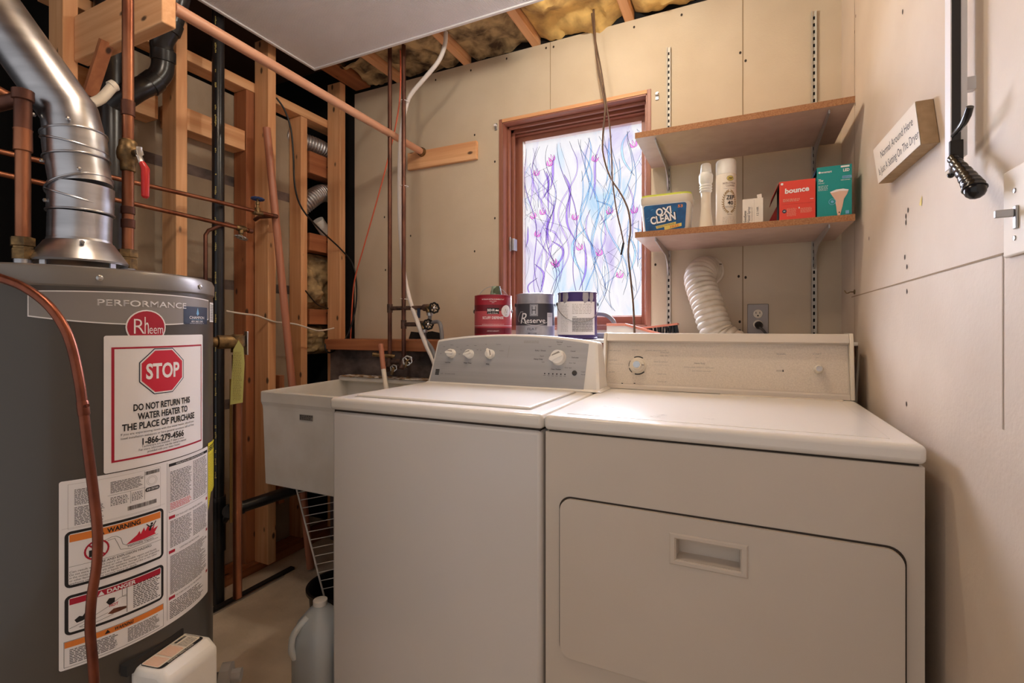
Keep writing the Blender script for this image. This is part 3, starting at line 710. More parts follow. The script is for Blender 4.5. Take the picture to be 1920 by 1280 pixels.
p.shape([(T(-7.6), .7085), (T(-3.5), .721), (T(-2.6), .727), (T(-2.2), .720), (T(-.8), .731), (T(-.4), .723), (T(1), .733), (T(1.6), .722), (T(3.6), .730), (T(3), .722), (T(5), .725), (T(3.5), .714), (T(4.2), .711), (T(-1), .7085)], 'red', 3)
p.disc(T(2.3), .7335, .0024, 'inkb', 4, n=10); p.line([(T(.2), .735), (T(1.2), .730), (T(2), .728), (T(3.1), .730), (T(4), .736)], .0018, 'inkb', 4); p.line([(T(2), .730), (T(1.5), .722)], .0035, 'inkb', 4)
p.text('Flammable Vapors', T(-7), .7025, .0042, 'ink', 4, width=T(3) - T(-7))
p.rect(a0 + .006, .6945, a1 - .006, .695, 'ink', 3)
p.text('FIRE AND EXPLOSION HAZARD', T(-17), .6885, .0042, 'ink', 3, width=T(2.2) - T(-17), bold=.01)
for k, s_ in enumerate(('Can result in serious injury or death.', 'Do not store or use gasoline or other flammable vapors and liquids', 'in the vicinity of this or any other appliance. Storage of or use of gasoline', 'or other flammable vapors or liquids in the vicinity of this or any other', 'appliance can result in serious injury or death.')):
    p.text(s_, T(-26), .6835 - k * .0052, .0034, 'ink', 3, width=(T(6.2) - T(-26)) * (.62, .94, .98, .95, .7)[k])
panel(.573, .644, .0105, 'redd', 'paper', 'DANGER')
p.shape([(T(-24.5), .598), (T(-23), .603), (T(-22), .601), (T(-21), .607), (T(-19.5), .606), (T(-19), .600), (T(-20.5), .596), (T(-22), .593), (T(-23.8), .592)], 'inkb', 3)
p.line([(T(-26), .585), (T(-20), .592), (T(-14), .603), (T(-10), .612), (T(-7.5), .614)], .0006, 'ink', 3); p.line([(T(-9), .628), (T(-9), .613), (T(-7.5), .611)], .0006, 'ink', 3); p.rect(T(-7.4), .58, T(-7.2), .628, 'ink', 3)
p.line([(T(-14), .592), (T(-20), .587), (T(-23), .583), (T(-21), .58), (T(-12), .586)], .0006, 'ink', 3)
p.shape([(T(-14.5), .612), (T(-13.5), .618), (T(-11.5), .616), (T(-11.6), .608), (T(-13.4), .605)], 'inkb', 3)
p.text('HOT', T(-13.4), .601, .0052, 'red', 4, width=T(-10.4) - T(-13.4), bold=.01)
p.shape([(T(-14), .590), (T(-12), .596), (T(-10), .595), (T(-7.5), .592), (T(-7.5), .588), (T(-10), .587), (T(-12.5), .587)], 'rust', 3)
p.lines(T(-5), .582, T(6), .628, 9, 'ink', ly=3)
p.frame(a0 - .001, .517, a1, .563, .0006, 'ink'); p.rect(a0, .5515, a1 - .001, .562, 'orange', 1)
p.shape([(T(-15), .5535), (T(-13), .5535), (T(-14), .5605)], 'inkb', 2); p.text('WARNING', T(-11.8), .554, .006, 'inkb', 2, width=T(-5) - T(-11.8), bold=.03, shear=.2)
p.lines(T(-26), .521, T(-10), .548, 6, 'ink'); p.lines(T(-7), .521, T(6), .548, 7, 'ink')
# right column
c0, c1 = T(10.2), T(38.4)
p.rect(c0, .836, c1, .842, 'inkb'); p.text('INSTALLATION AND OPERATING INSTRUCTIONS', T(14), .8372, .0035, 'paper', 2, width=T(34) - T(14))
cmid = (c0 + c1) / 2
p.frame(c0, .742, c1, .842, .0005, 'ink')
p.lines(c0 + .003, .762, cmid - .002, .826, 14, 'ink'); p.lines(c0 + .003, .746, cmid - .002, .761, 4, 'red'); p.lines(cmid + .002, .746, c1 - .002, .832, 19, 'ink')
for z_ in (.728, .657, .562): p.rect(c0, z_, c0 + .014, z_ + .006, 'redd'); p.rect(c1 - .008, z_, c1, z_ + .006, 'redd')
p.text('FOR YOUR SAFETY READ BEFORE OPERATING', c0 + .016, .7285, .0035, 'ink', 1, width=.082); p.text('LIGHTING INSTRUCTIONS', c0 + .026, .658, .0035, 'ink', 1, width=.058); p.text('TO TURN OFF GAS TO THE APPLIANCE', c0 + .016, .563, .0035, 'ink', 1, width=.078)
p.lines(c0 + .003, .668, cmid - .002, .724, 13, 'ink'); p.lines(cmid + .002, .668, c1 - .002, .724, 13, 'ink')
p.lines(c0 + .003, .572, c1 - .003, .652, 20, 'ink', ragged=.3); p.lines(c0 + .002, .522, c1 - .02, .558, 7, 'ink', ragged=.4)
p.build('instruction_label', ht, recalc=False, label='large white instruction sheet with orange and red warning panels')
p = Print(cm, .008, base=.0014)
u0, u1 = T(39.6), T(56); pts = [(u0, .70), (u0 + .02, .735), (u1, .735), (u1, .85), (u0, .855)]
p.shape(pts, 'yellow', 0); p.text('ENERGYGUIDE', u0 + .003, .834, .013, 'inkb', 1, width=.07, bold=.02); p.lines(u0 + .004, .715, u1 - .004, .828, 18, 'ink', w_=.2)
p.build('energy_sticker', ht, recalc=False, label='yellow energy sticker')
# draft hood with legs
VX, VY = HX + .03, HY - .025
VB = U(150, 480, P=(VX, VY, 1.2), N=(-_s, _c, 0)); VX, VY = VB.x, VB.y
dh = MB().lathe([(.080, 1.256), (.082, 1.260), (.057, 1.300), (.054, 1.302), (.052, 1.31)], (VX, VY, 0), 'galv', seg=40)
for k in range(4):
    an = R(20 + 90 * k); x, y = VX + .075 * math.cos(an), VY + .075 * math.sin(an); dh.bar((x, y, TOPZ), (x, y, 1.262), .012, .003, 'galv', up=(math.cos(an), math.sin(an), 0))
dh.build('draft_hood', ht)
MB().lathe([(.05, TOPZ), (.05, TOPZ + .006), (.03, TOPZ + .006)], (VX, VY, 0), 'black', seg=24).build('flue_collar', ht)
# gas control with cover
n0 = onT(12, .4, 1) - onT(12, .4, 0); t0 = Vector((0, 0, 1)).cross(n0).normalized()
gc = onT(7, .40, 0)
def G(a, b_, z): return gc + t0 * a + n0 * b_ + Vector((0, 0, z))
b = MB().prism([G(-.060, -.01, .0), G(-.060, .060, .0), G(-.060, .082, -.018), G(-.060, .082, -.16), G(-.060, -.01, -.16)][::-1], t0 * .120, 'white')
for q in range(len(b.v)): b.v[q].z += .072
ctl = b.build('gas_control', ht, bevel=.012, bseg=3, label='white gas valve cover with status light code label'); 
fv = Vector((0, 0, 1)); sl = (G(0, .10, -.02) - G(0, .075, 0)); 
p = Print(lambda u, v, h: G(-.056 + u * .82, -.004 + v * .82, .0725 + h), base=.0003)
p.rrect(.008, .008, .128, .072, .01, 'inkb', 0); p.rrect(.010, .010, .126, .062, .006, 'cream', 1)
p.text('STATUS LIGHT CODE', .03, .0635, .006, 'cream', 1, width=.07, bold=.02)
p.lines(.012, .014, .045, .058, 8, 'orange', ly=2); p.lines(.048, .014, .085, .058, 8, 'orange', ly=2); p.lines(.088, .03, .122, .058, 5, 'ink', ly=2); p.bars(.09, .016, .12, .024, ly=2)
p.rect(.0865, .011, .087, .061, 'ink', 2); p.rect(.0465, .011, .047, .061, 'ink', 2)
p.build('control_label', ctl, recalc=False)
MB().obox(onT(4, .475, -.004), t0, n0, (0, 0, 1), .060, .008, .010, 'blkm').build('insulation_strip', ht)
# drain valve
c0_ = onT(39, .31, 0); nn = (onT(39, .31, 1) - c0_)
dv = MB().lathe([(.042, -.004), (.038, .006), (.012, .008), (.012, .05)], c0_, 'tank', axis=nn, seg=20)
dv.lathe([(.030, .03), (.030, .050), (.015, .052), (.015, .072), (.009, .072)], c0_, 'band', axis=nn, seg=20, lobes=8, depth=.04); dv.build('drain_valve', ht)
# relief valve
rv0 = U(437, 643, P=(HX, HY + .1, 1), N=(-_s, _c, 0)); RVX, RVY, RVZ = -1.222, .868, 1.085
d0 = (Vector((RVX, RVY, 0)) - Vector((HX, HY, 0))).normalized(); s0 = Vector((HX, HY, RVZ)) + d0 * HR
rel = thing('relief_valve', 'brass relief valve on the side of the water heater with steel lever', 'valve', (RVX, RVY, RVZ - .05))
MB().lathe([(.0, -.001), (.036, -.001), (.036, .001), (.013, .002)], s0, 'tank', axis=d0, seg=24).build('cover_ring', rel)
MB().tube([s0 - d0 * .0, s0 + d0 * .02, s0 + d0 * .022, Vector((RVX, RVY, RVZ))], [.013, .013, .018, .018], 'brass').lathe([(.018, .0), (.019, -.02), (.016, -.022), (.016, -.04)], (RVX, RVY, RVZ + .012), 'brass', seg=16).lathe([(.019, -.012), (.019, .016), (.012, .02)], (RVX, RVY, RVZ), 'brass', seg=16).build('valve_body', rel)
MB().obox(Vector((RVX, RVY, RVZ)) + d0 * .022 + Vector((0, 0, -.004)), d0.cross(Vector((0, 0, 1))), d0, (0, 0, 1), .010, .002, .032, 'steel').build('test_lever', rel, bevel=.001)
MB().tube([(RVX, RVY, RVZ - .035), (RVX, RVY, RVZ - .06), (RVX, RVY, .40)], .0111, 'copper', seg=16).lathe([(.0135, 0), (.0135, -.045), (.0112, -.046)], (RVX, RVY, RVZ - .035), 'brass', seg=16).tube([(RVX - .017, RVY - .006, RVZ - .10), (RVX - .017, RVY - .006, .6)], .004, 'gold', seg=8).build('discharge_pipe', label='copper discharge pipe dropping from the relief valve beside the heater', cat='pipe')
fw = Vector((-_s, _c, 0)); rt = Vector((_c, _s, 0))
tg = Vector((RVX, RVY, RVZ)) - fw * .026 + rt * .016
p = Print(plane(tg + Vector((-.018, -.008, -.165)), rt, (.0, -.0, 1)), base=.0)
p.shape([(-.001, 0), (.032, .006), (.034, .05), (.037, .11), (.034, .15), (.021, .17), (.007, .145), (.005, .10), (.001, .05)], 'tag', 0)
p.lines(.006, .012, .029, .14, 24, 'gold', w_=.3); p.build('paper_tag', label='yellow paper tag hanging on the relief valve', cat='tag', recalc=False)
# flue pipe
va = U(150, 455, P=(VX, VY, 1), N=(-_s, _c, 0))
def onP(px, py, dy=0): return U(px, py, P=(VX, VY + dy, 1), N=(-_s, _c, 0))
q0 = Vector((VX, VY, 1.298)); q1 = onP(152, 400); q2 = onP(150, 350); q3 = onP(145, 300); q4 = onP(140, 255); q5 = onP(132, 215); q6 = onP(22, 62); q7 = onP(-200, -250)
fl = thing('flue_pipe', 'silver sheet metal flue pipe rising from the water heater', 'flue pipe', tuple(q0))
r_ = .0525
b = MB()
b.tube([q0, q0.lerp(q1, .95)], r_, 'galv', seg=40); b.build('lower_section', fl)
b = MB(); el = [q1, q2 + rt * .004, q3, q4]
for i, (a, c_, rr) in enumerate(zip(el, el[1:], (.0545, .052, .0535))): b.tube([a, c_], rr, 'galv', seg=40)
def gore(c, nrm, r): b.ring(c, nrm, r, .0022, 'galv', seg=44)
gore(q1, (0, 0, 1), .055); gore(q2, (q3 - q1).normalized() + rt * -.35, .057); gore(q2 + (q1 - q2) * .45, Vector((0, 0, 1)) + rt * .30, .056); gore(q3, (q4 - q2), .054); gore(q3.lerp(q4, .55), (q4 - q2).normalized() + rt * .28, .055); gore(q4, (q5 - q3), .054)
b.build('elbow', fl)
b = MB(); b.tube([q4, q5, q6, q7], [.051, .0505, .0505, .0505], 'galv', seg=44); b.build('upper_section', fl)
b = MB()
for (px, py) in ((118, 315), (124, 386), (152, 425), (152, 450), (190, 461), (100, 462), (103, 233), (165, 240), (185, 330)):
    c_ = onP(px, py) - fw * .046; MB().ball(c_, .0045, 'steel', 8).build('sheet_metal_screw', fl)

# copper risers on the heater
def riser(x, y, name, lab, top, r0=.0112):
    t_ = thing(name, lab, 'pipe', (x, y, TOPZ)); o = (x, y, 0)
    MB().lathe([(.014, TOPZ), (.014, TOPZ + .022), (.012, TOPZ + .022)], o, 'galv', seg=20).build('nipple', t_)
    MB().lathe([(.018, TOPZ + .022), (.018, TOPZ + .042), (.0165, TOPZ + .043), (.0165, TOPZ + .047), (.0195, TOPZ + .048), (.0195, TOPZ + .064), (.012, TOPZ + .066)], o, 'brass', seg=6).build('union_nut', t_)
    MB().tube([(x, y, TOPZ + .06), (x, y, top)], r0, 'copper', seg=20).build('copper_pipe', t_)
    return t_
a = U(240, 420, P=(-1.245, .635, 0), N=(-_s, _c, 0)); rx, ry = a.x, a.y
cr_ = riser(rx, ry, 'water_pipe', 'thick copper riser right of the flue with a red lever valve', 2.62)
def zAt(py, x, y): return H + (HOR - py) / FPX * (-_s * x + _c * y)
b = MB(); o = (rx, ry, 0)
for y0_, y1_ in ((218, 190), (402, 388), (428, 412)): MB().lathe([(.0115, zAt(y0_, rx, ry)), (.0135, zAt(y0_, rx, ry) + .001), (.0135, zAt(y1_, rx, ry)), (.0115, zAt(y1_, rx, ry) + .001)], o, 'copperd', seg=20).build('coupling', cr_)
z1, z2 = zAt(322, rx, ry), zAt(262, rx, ry)
b = MB().lathe([(.0125, z1), (.0145, z1 + .002), (.0150, z1 + .022), (.020, z1 + .028), (.0215, z1 + .040), (.020, z1 + .052), (.0175, z1 + .056), (.0165, z2 - .004), (.0125, z2)], o, 'brass', seg=18)
vd = (rt * 1 - fw * .3).normalized(); hc = Vector((rx, ry, z1 + .04)) + vd * .02
b.tube([Vector((rx, ry, z1 + .04)), hc + vd * .014], .008, 'brass', seg=10); b.lathe([(.009, 0), (.009, .005)], hc + vd * .012, 'steel', axis=vd, seg=6); b.build('ball_valve', cr_)
h0 = hc + vd * .014
MB().tube([h0 + Vector((0, 0, .012)), h0 + Vector((0, 0, -.008)), h0 + vd * .010 + Vector((0, 0, -.028))], [.006, .006, .006], 'steel', seg=8).tube([h0 + vd * .009 + Vector((0, 0, -.024)), h0 + vd * .019 + Vector((0, 0, -.038)), h0 + vd * .019 + Vector((0, 0, -.10)), h0 + vd * .018 + Vector((0, 0, -.104))], [.006, .0085, .0075, .004], 'lever', seg=12).build('red_lever', cr_)
a = U(43, 420, P=(-1.275, .455, 0), N=(-_s, _c, 0)); lx, ly_ = a.x, a.y
cl_ = riser(lx, ly_, 'water_pipe', 'thick copper riser left of the flue pipe', zAt(258, lx, ly_), .0118)
b = MB(); o = (lx, ly_, 0)
for y0_, y1_ in ((285, 243),): b.lathe([(.012, zAt(y0_, lx, ly_)), (.0145, zAt(y0_, lx, ly_) + .002), (.0140, zAt(y1_, lx, ly_) - .004), (.0150, zAt(y1_, lx, ly_))], o, 'copper', seg=20)
b.lathe([(.0135, zAt(245, lx, ly_)), (.0135, zAt(190, lx, ly_)), (.017, zAt(188, lx, ly_)), (.017, zAt(170, lx, ly_)), (.004, zAt(165, lx, ly_))], o, 'copperd', seg=18)
b.tube([(lx, ly_, zAt(184, lx, ly_)), Vector((lx, ly_, zAt(184, lx, ly_))) - rt * .07 + fw * .01 - Vector((0, 0, .01))], .0135, 'copperd', seg=14); b.build('tee_fitting', cl_)
# far pipes
MB().tube([U(-420, -60, X=-1.75), U(32, 190, X=-1.75)], .013, 'copper', seg=14).build('water_pipe', label='short horizontal copper pipe at the left edge behind the flue', cat='pipe', group='background copper pipes')
zz = U(300, 352, X=-1.88)
def hpipe(pts, name, lab, r=.0079): return MB().tube(pts, r, 'copper', seg=14)
c1_ = thing('water_pipe', 'upper of two horizontal copper pipes, ending in a blue wheel valve', 'pipe', (-1.88, 1.51, 1.62), 'horizontal copper pipes')
e1 = U(515, 405, X=-1.88); s1 = U(-60, 270, X=-1.88); k1 = U(400, 376, X=-1.88)
MB().tube([s1 + (s1 - k1) * 1.3, s1, k1, e1], .0079, 'copper', seg=14).lathe([(.0098, 0), (.0098, .02)], e1 - Vector((0, .012, 0)), 'copperd', axis=(0, 1, 0), seg=14).ball(e1 + Vector((0, .008, 0)), .0098, 'copperd', 12).build('copper_pipe', c1_)
e1b = e1 + Vector((-.10, .0, .006)); MB().tube([e1, e1b, e1b + Vector((-.03, -.0, -.01))], .0088, 'copperd', seg=12).build('branch_elbow', c1_)
v1 = U(483, 399, X=-1.88)
MB().lathe([(.009, -.022), (.011, -.02), (.010, 0), (.011, .02), (.009, .022)], v1, 'brass', axis=(e1 - s1), seg=12).lathe([(.011, 0), (.010, .022), (.006, .024), (.006, .034), (.008, .036), (.008, .046), (.004, .047), (.004, .062)], v1, 'brass', seg=10).build('valve_body', c1_)
b = MB(); wheel(b, v1 + Vector((0, 0, .060)), (0, .08, 1), .022, 'bluemetal', lobes=10); b.build('blue_handle', c1_)
c2_ = thing('water_pipe', 'lower of two horizontal copper pipes, ending in a grey wheel valve', 'pipe', (-1.88, 1.40, 1.55), 'horizontal copper pipes')
e2 = U(470, 433, X=-1.88); s2 = U(-60, 312, X=-1.88); k2 = U(380, 411, X=-1.88)
MB().tube([s2 + (s2 - k2) * 1.3, s2, k2, e2], .0079, 'copper', seg=14).lathe([(.0098, 0), (.0098, .018)], e2 - Vector((0, .012, 0)), 'copperd', axis=(0, 1, 0), seg=14).build('copper_pipe', c2_)
v2 = U(452, 428, X=-1.88)
MB().lathe([(.010, 0), (.010, -.022), (.006, -.024), (.006, -.036)], v2, 'brass', seg=10).lathe([(.009, -.022), (.012, -.018), (.012, .018), (.009, .022)], v2, 'brass', axis=(0, 1, 0), seg=12).build('valve_body', c2_)
b = MB(); wheel(b, v2 + Vector((0, 0, -.038)), (.1, .3, 1), .021, 'steel', lobes=10); b.build('grey_handle', c2_)
g0 = v2 + Vector((-.02, -.05, .012)); g1 = U(391, 432, X=-1.93)
MB().tube([v2 + Vector((0, 0, .0)), g0, g1, g1 + Vector((0, -.012, -.02)), Vector((g1.x, g1.y - .012, .25))], .0075, 'copperd', seg=12).build('return_pipe', c2_)
# black waste pipes
ax_, ay_ = -1.93, 1.287
dp = thing('drain_pipe', 'tall black plastic drain pipe between the heater and the stud wall', 'drain pipe', (ax_, ay_, 0))
MB().tube([(ax_, ay_, 0), (ax_, ay_, CEIL + .005)], .0225, 'abs', seg=24).build('pipe', dp)
b = MB()
for y0_, y1_ in ((1005, 938), (945, 930)): b.lathe([(.023, zAt(y0_, ax_, ay_) - .06), (.028, zAt(y0_, ax_, ay_) - .058), (.028, zAt(y1_, ax_, ay_)), (.0235, zAt(y1_, ax_, ay_) + .002)], (ax_, ay_, 0), 'abs', seg=24)
j0 = Vector((ax_ + .02, ay_ + .015, .36)); j1 = Vector((ax_ + .03, ay_ + .12, .41))
b.tube([Vector((ax_, ay_, .33)), Vector((ax_ + .02, ay_ + .03, .37)), U(430, 958, X=-1.86)], .026, 'abs', seg=20, sm=3); b.build('sanitary_tee', dp)
w0 = U(430, 958, X=-1.86); w1 = U(590, 905, X=-1.72)
MB().tube([w0, w0.lerp(w1, .5), w1, w1 + Vector((.12, .02, .01))], .0235, 'abs', seg=20).lathe([(.028, 0), (.028, .05)], w0, 'abs', axis=w1 - w0, seg=20).build('trap_arm', dp)
pm_ = lambda u, v, h: Vector((ax_ + (.0225 + h) * math.cos(u / .0225 - 1.0), ay_ + (.0225 + h) * math.sin(u / .0225 - 1.0), v))
p = Print(pm_, .01, base=.0004)
rnd = random.Random(5)
z_ = 2.38
while z_ > .5:
    L_ = rnd.uniform(.012, .05)
    for k in range(int(L_ / .007)): p.rect(-.0035 + rnd.uniform(0, .002), z_ - k * .007 - .005, .0035 - rnd.uniform(0, .003), z_ - k * .007, 'abslet', 0)
    z_ -= L_ + rnd.uniform(.01, .09)
p.build('printed_marks', dp, recalc=False)['kind'] = 'stuff'
MB().tube([Vector((-1.996, U(207, 300, X=-1.996).y, CEIL + .004)), Vector((-1.996, U(207, 300, X=-1.996).y, .04))], .046, 'abs', seg=24).build('drain_pipe', label='thick dark vertical waste stack behind the flue pipe', cat='drain pipe')
pp = [U(205, 205, X=-1.99), U(255, 170, X=-1.93), U(285, 155, X=-1.92), U(303, 135, X=-1.91), U(306, 105, X=-1.9), U(303, 80, X=-1.89), U(318, 50, X=-1.86), U(334, 0, X=-1.84), U(345, -60, X=-1.8)]
el_ = thing('drain_elbow', 'black plastic elbow pipe curving up past the wooden beam, top left', 'drain pipe', tuple(pp[0]))
MB().tube(pp, .036, 'abs', seg=24, sm=4).build('bent_pipe', el_)
b = MB()
for i_ in (2, 4, 6): b.lathe([(.037, -.02), (.0395, -.018), (.0395, .018), (.037, .02)], pp[i_], 'abs', axis=pp[i_ + 1] - pp[i_ - 1], seg=24)
b.build('pipe_collar', el_)
MB().tube([Vector((-1.95, .815, U(165, 205, X=-1.7).z)), U(165, 200, X=-1.70), U(190, 185, X=-1.70), U(213, 160, X=-1.70)], .0135, 'cream', seg=16, sm=3).lathe([(.016, -.008), (.016, .006), (.012, .009)], U(212, 161, X=-1.70), 'cream', axis=(.05, .3, .3), seg=16).build('pipe_stub', label='short cream plastic pipe end with a cap behind the flue', cat='pipe')
# big bent copper tube in front of the heater
def fr(px, py, d): return U(px, py, P=(-_s * d, _c * d, 1), N=(-_s, _c, 0))
ct = [fr(-420, 470, .80), fr(-200, 480, .80), fr(-60, 502, .80), fr(0, 521, .80), fr(48, 540, .80), fr(95, 577, .80), fr(128, 630, .80), fr(146, 700, .80), fr(155, 760, .80), fr(166, 850, .80), fr(176, 930, .80), fr(183, 1000, .80), fr(181, 1060, .80), fr(172, 1120, .80), fr(169, 1180, .80), fr(175, 1250, .80), fr(178, 1330, .80), fr(178, 1480, .80), fr(178, 1892, .80)]
t_ = thing('gas_tube', 'bent copper tube curving down in front of the water heater', 'tube', (ct[-1].x, ct[-1].y, 0))
MB().tube(ct, .0072, 'coppertube', seg=16, sm=4).build('tube', t_)
MB().lathe([(.0075, -.012), (.0082, -.010), (.0082, .010), (.0075, .012)], fr(156, 765, .80), 'coppertube', axis=ct[9] - ct[8], seg=16).tube([fr(156, 762, .8), fr(165, 760, .79)], .0025, 'coppertube', seg=8).build('tube_strap', t_)

# ---------------------------------------------------------------- beam, brace, rods
a = U(305, 30, X=-1.475)
MB().box(XL + .002, -1.477, .822, .86, 1.985, 2.13, 'firX').build('beam', label='thick wooden beam end jutting from the wall, holding the closet rod', cat='beam', bevel=.003)
b0 = U(200, 78, Y=.818); b1 = U(168, 178, Y=.818)
MB().bar(b0, b1, .016, .034, 'firdarkZ', up=(0, 1, 0)).build('brace', label='short slanting wooden brace under the jutting beam', cat='brace')
rod = thing('closet_rod', 'long wooden closet rod running from the beam to the back wall', 'closet rod', (-1.497, .86, 2.03))
MB().tube([(-1.497, .865, 2.055), (-1.497, 2.085, 2.035)], .017, 'dowel', seg=24).build('rod', rod)
MB().lathe([(.0235, 0), (.0235, -.005), (.021, -.016), (.018, -.016)], (-1.497, 2.0875, 2.035), 'brass', axis=(0, 1, 0), seg=24).build('rod_socket', rod)
c0 = U(893, 263, Y=2.09); c1 = U(893, 297, Y=2.09); c2 = U(764, 290, Y=2.09)
bd = thing('mounting_board', 'short horizontal board on the back wall behind the rod end', 'board', ((c0.x + c2.x) / 2, 2.1, c1.z))
MB().box(c2.x, c0.x, 2.0885, YB - .0005, c1.z, c0.z, 'firX').build('board', bd, bevel=.002)
l0 = U(500, 240, X=-1.935); l1 = U(548, 722, X=-1.86); dirv = (l1 - l0).normalized(); tt = (.012 - l0.z) / dirv.z; l2 = l0 + dirv * tt
MB().tube([l0, l2], .0165, 'dowelz', seg=20).build('loose_pole', label='bare round wooden pole leaning against a wall stud', cat='pole')
# slim risers by the back wall
def slim(px, lab, zb, ysc=1.84):
    a = U(px, 400, Y=ysc)
    return a.x, MB().tube([(a.x, ysc, zb), (a.x, ysc, 2.62)], .0098, 'copperd', seg=14)
YV = 1.835
x1_, m1_ = slim(731, '', .96, YV); r1 = thing('water_riser', 'left of two thin copper risers in front of the back wall', 'pipe', (x1_, YV, .96), 'copper risers by the laundry valves')
m1_.build('copper_pipe', r1)
x2_, m2_ = slim(757, '', .97, YV); r2 = thing('water_riser', 'right of two thin copper risers, with the white hose tied to it', 'pipe', (x2_, YV, .97), 'copper risers by the laundry valves')
m2_.build('copper_pipe', r2)
def stop_valve(rs, xs, py, pxv, pxh, pyh, lab):
    z_ = zAt(py, xs, YV); v_ = U(pxv, py, Y=YV); v_ = Vector((v_.x, YV, z_))
    MB().tube([(xs, YV, z_), v_], .0098, 'iron', seg=14).lathe([(.013, -.02), (.013, .02)], (xs, YV, z_), 'iron', seg=14).build('branch_pipe', rs)
    vt = thing('stop_valve', lab, 'valve', tuple(v_), 'laundry stop valves')
    ax = Vector((.75, -.55, .1)).normalized()
    b = MB().lathe([(.013, -.02), (.016, -.016), (.016, .016), (.013, .02)], v_, 'iron', axis=(1, 0, 0), seg=10); b.tube([v_, v_ + ax * .045], .009, 'brass', seg=10); b.tube([v_ + ax * .012, v_ + ax * .02 + Vector((.006, 0, -.026))], .013, 'brass', seg=12); b.lathe([(.014, 0), (.014, .014), (.011, .015)], v_ + ax * .022 + Vector((.008, 0, -.040)), 'steel', seg=12); b.build('valve_body', vt)
    wc = U(pxh, pyh, P=v_ - Vector((0, .035, 0)), N=(0, 1, 0)); b = MB(); b.tube([v_ + ax * .03, wc], .006, 'brass', seg=8); wheel(b, wc, ax, .021, 'black', spokes=5, lobes=8, hub='steel'); b.build('wheel_handle', vt)
    return v_ + ax * .022 + Vector((.008, 0, -.040))
h1 = stop_valve(r1, x1_, 578, 800, 814, 577, 'upper of two black wheel stop valves behind the washer')
h2 = stop_valve(r2, x2_, 608, 790, 803, 608, 'lower of two black wheel stop valves behind the washer')
MB().tube([h1, h1 + Vector((.005, -.0, -.03)), U(824, 605, Y=1.80), U(829, 640, Y=1.79), U(829, 700, Y=1.79)], .0085, 'hose', seg=14, sm=5).build('washer_hose', label='grey hose from the upper stop valve down behind the washer', cat='hose', group='washer hoses')
MB().tube([h2, h2 + Vector((.004, 0, -.03)), U(812, 658, Y=1.79), U(822, 700, Y=1.77)], .0085, 'hose', seg=14, sm=5).build('washer_hose', label='grey hose from the lower stop valve down behind the washer', cat='hose', group='washer hoses')
MB().obox(U(785, 587, Y=1.822), (1, 0, 0), (0, 1, 0), (0, 0, 1), .008, .0015, .022, 'navy').build('pipe_tag', label='small dark green tag hanging from the upper branch pipe', cat='tag')
wh = [U(836, 60, Y=1.86), U(834, 85, Y=1.86), U(822, 115, Y=1.86), U(795, 148, Y=1.86), U(770, 178, Y=1.86), U(760, 205, Y=1.86), U(752, 250, Y=1.855), U(749, 330, Y=1.858), U(750, 420, Y=1.858), U(756, 500, Y=1.858), U(768, 560, Y=1.85), U(785, 610, Y=1.80), U(798, 645, Y=1.80), U(812, 675, Y=1.78), U(822, 710, Y=1.76)]
b = MB().tube(wh, .0098, 'hosew', seg=14, sm=4)
whs = b.build('discharge_hose', label='long white hose drooping from the ceiling and tied to a copper riser', cat='hose')
for y_ in (188, 348, 560): z_ = zAt(y_, x2_, YV); MB().ring((x2_ - .004, YV + .010, z_), (.1, 0, 1), .0185, .0015, 'paper', seg=20).build('cable_tie', whs)
MB().tube([U(749, 60, Y=1.90), U(751, 110, Y=1.9), U(750, 180, Y=1.9), U(741, 240, Y=1.92), U(722, 320, Y=1.93), U(700, 400, Y=1.95), U(680, 470, Y=1.97), U(665, 525, Y=2.0), U(660, 580, Y=2.03), U(657, 640, Y=2.05)], .0035, 'wireo', seg=10, sm=4).build('orange_wire', label='thin orange wire slanting across the back wall', cat='wire')
MB().tube([U(518, 183, X=-1.96), U(533, 205, X=-1.95), U(545, 240, X=-1.945), U(550, 290, X=-1.94), U(553, 350, X=-1.94), U(567, 392, X=-1.94), U(600, 430, X=-1.94), U(640, 468, X=-1.94), U(661, 495, X=-1.93), U(668, 530, X=-1.9), U(667, 575, X=-1.9), U(655, 620, X=-1.92), U(640, 645, X=-1.94), U(622, 660, X=-1.945), U(612, 658, X=-1.95), U(610, 645, X=-1.96), U(614, 632, X=-1.99)], .0042, 'rubber', seg=10, sm=4).build('black_cable', label='black cable looping down the stud wall beside the back wall', cat='cable')
MB().tube([U(573, 545, X=-1.955), U(583, 558, X=-1.98), U(597, 572, X=-2.01), U(615, 578, X=-2.03)], .0035, 'rubber', seg=8, sm=3).build('cable_end', label='short frayed black cable end sticking out between studs', cat='cable')
MB().tube([U(424, 583, X=-1.94), U(455, 588, X=-1.94), U(480, 591, X=-1.945), U(497, 597, X=-1.948), U(515, 603, X=-1.948), U(535, 605, X=-1.946), U(552, 607, X=-1.945), U(570, 612, X=-1.945), U(592, 619, X=-1.94), U(606, 619, X=-1.94), U(626, 615, X=-1.95)], .0038, 'wirew', seg=8, sm=3).build('white_cable', label='white cable strung through the studs at sink height', cat='cable')
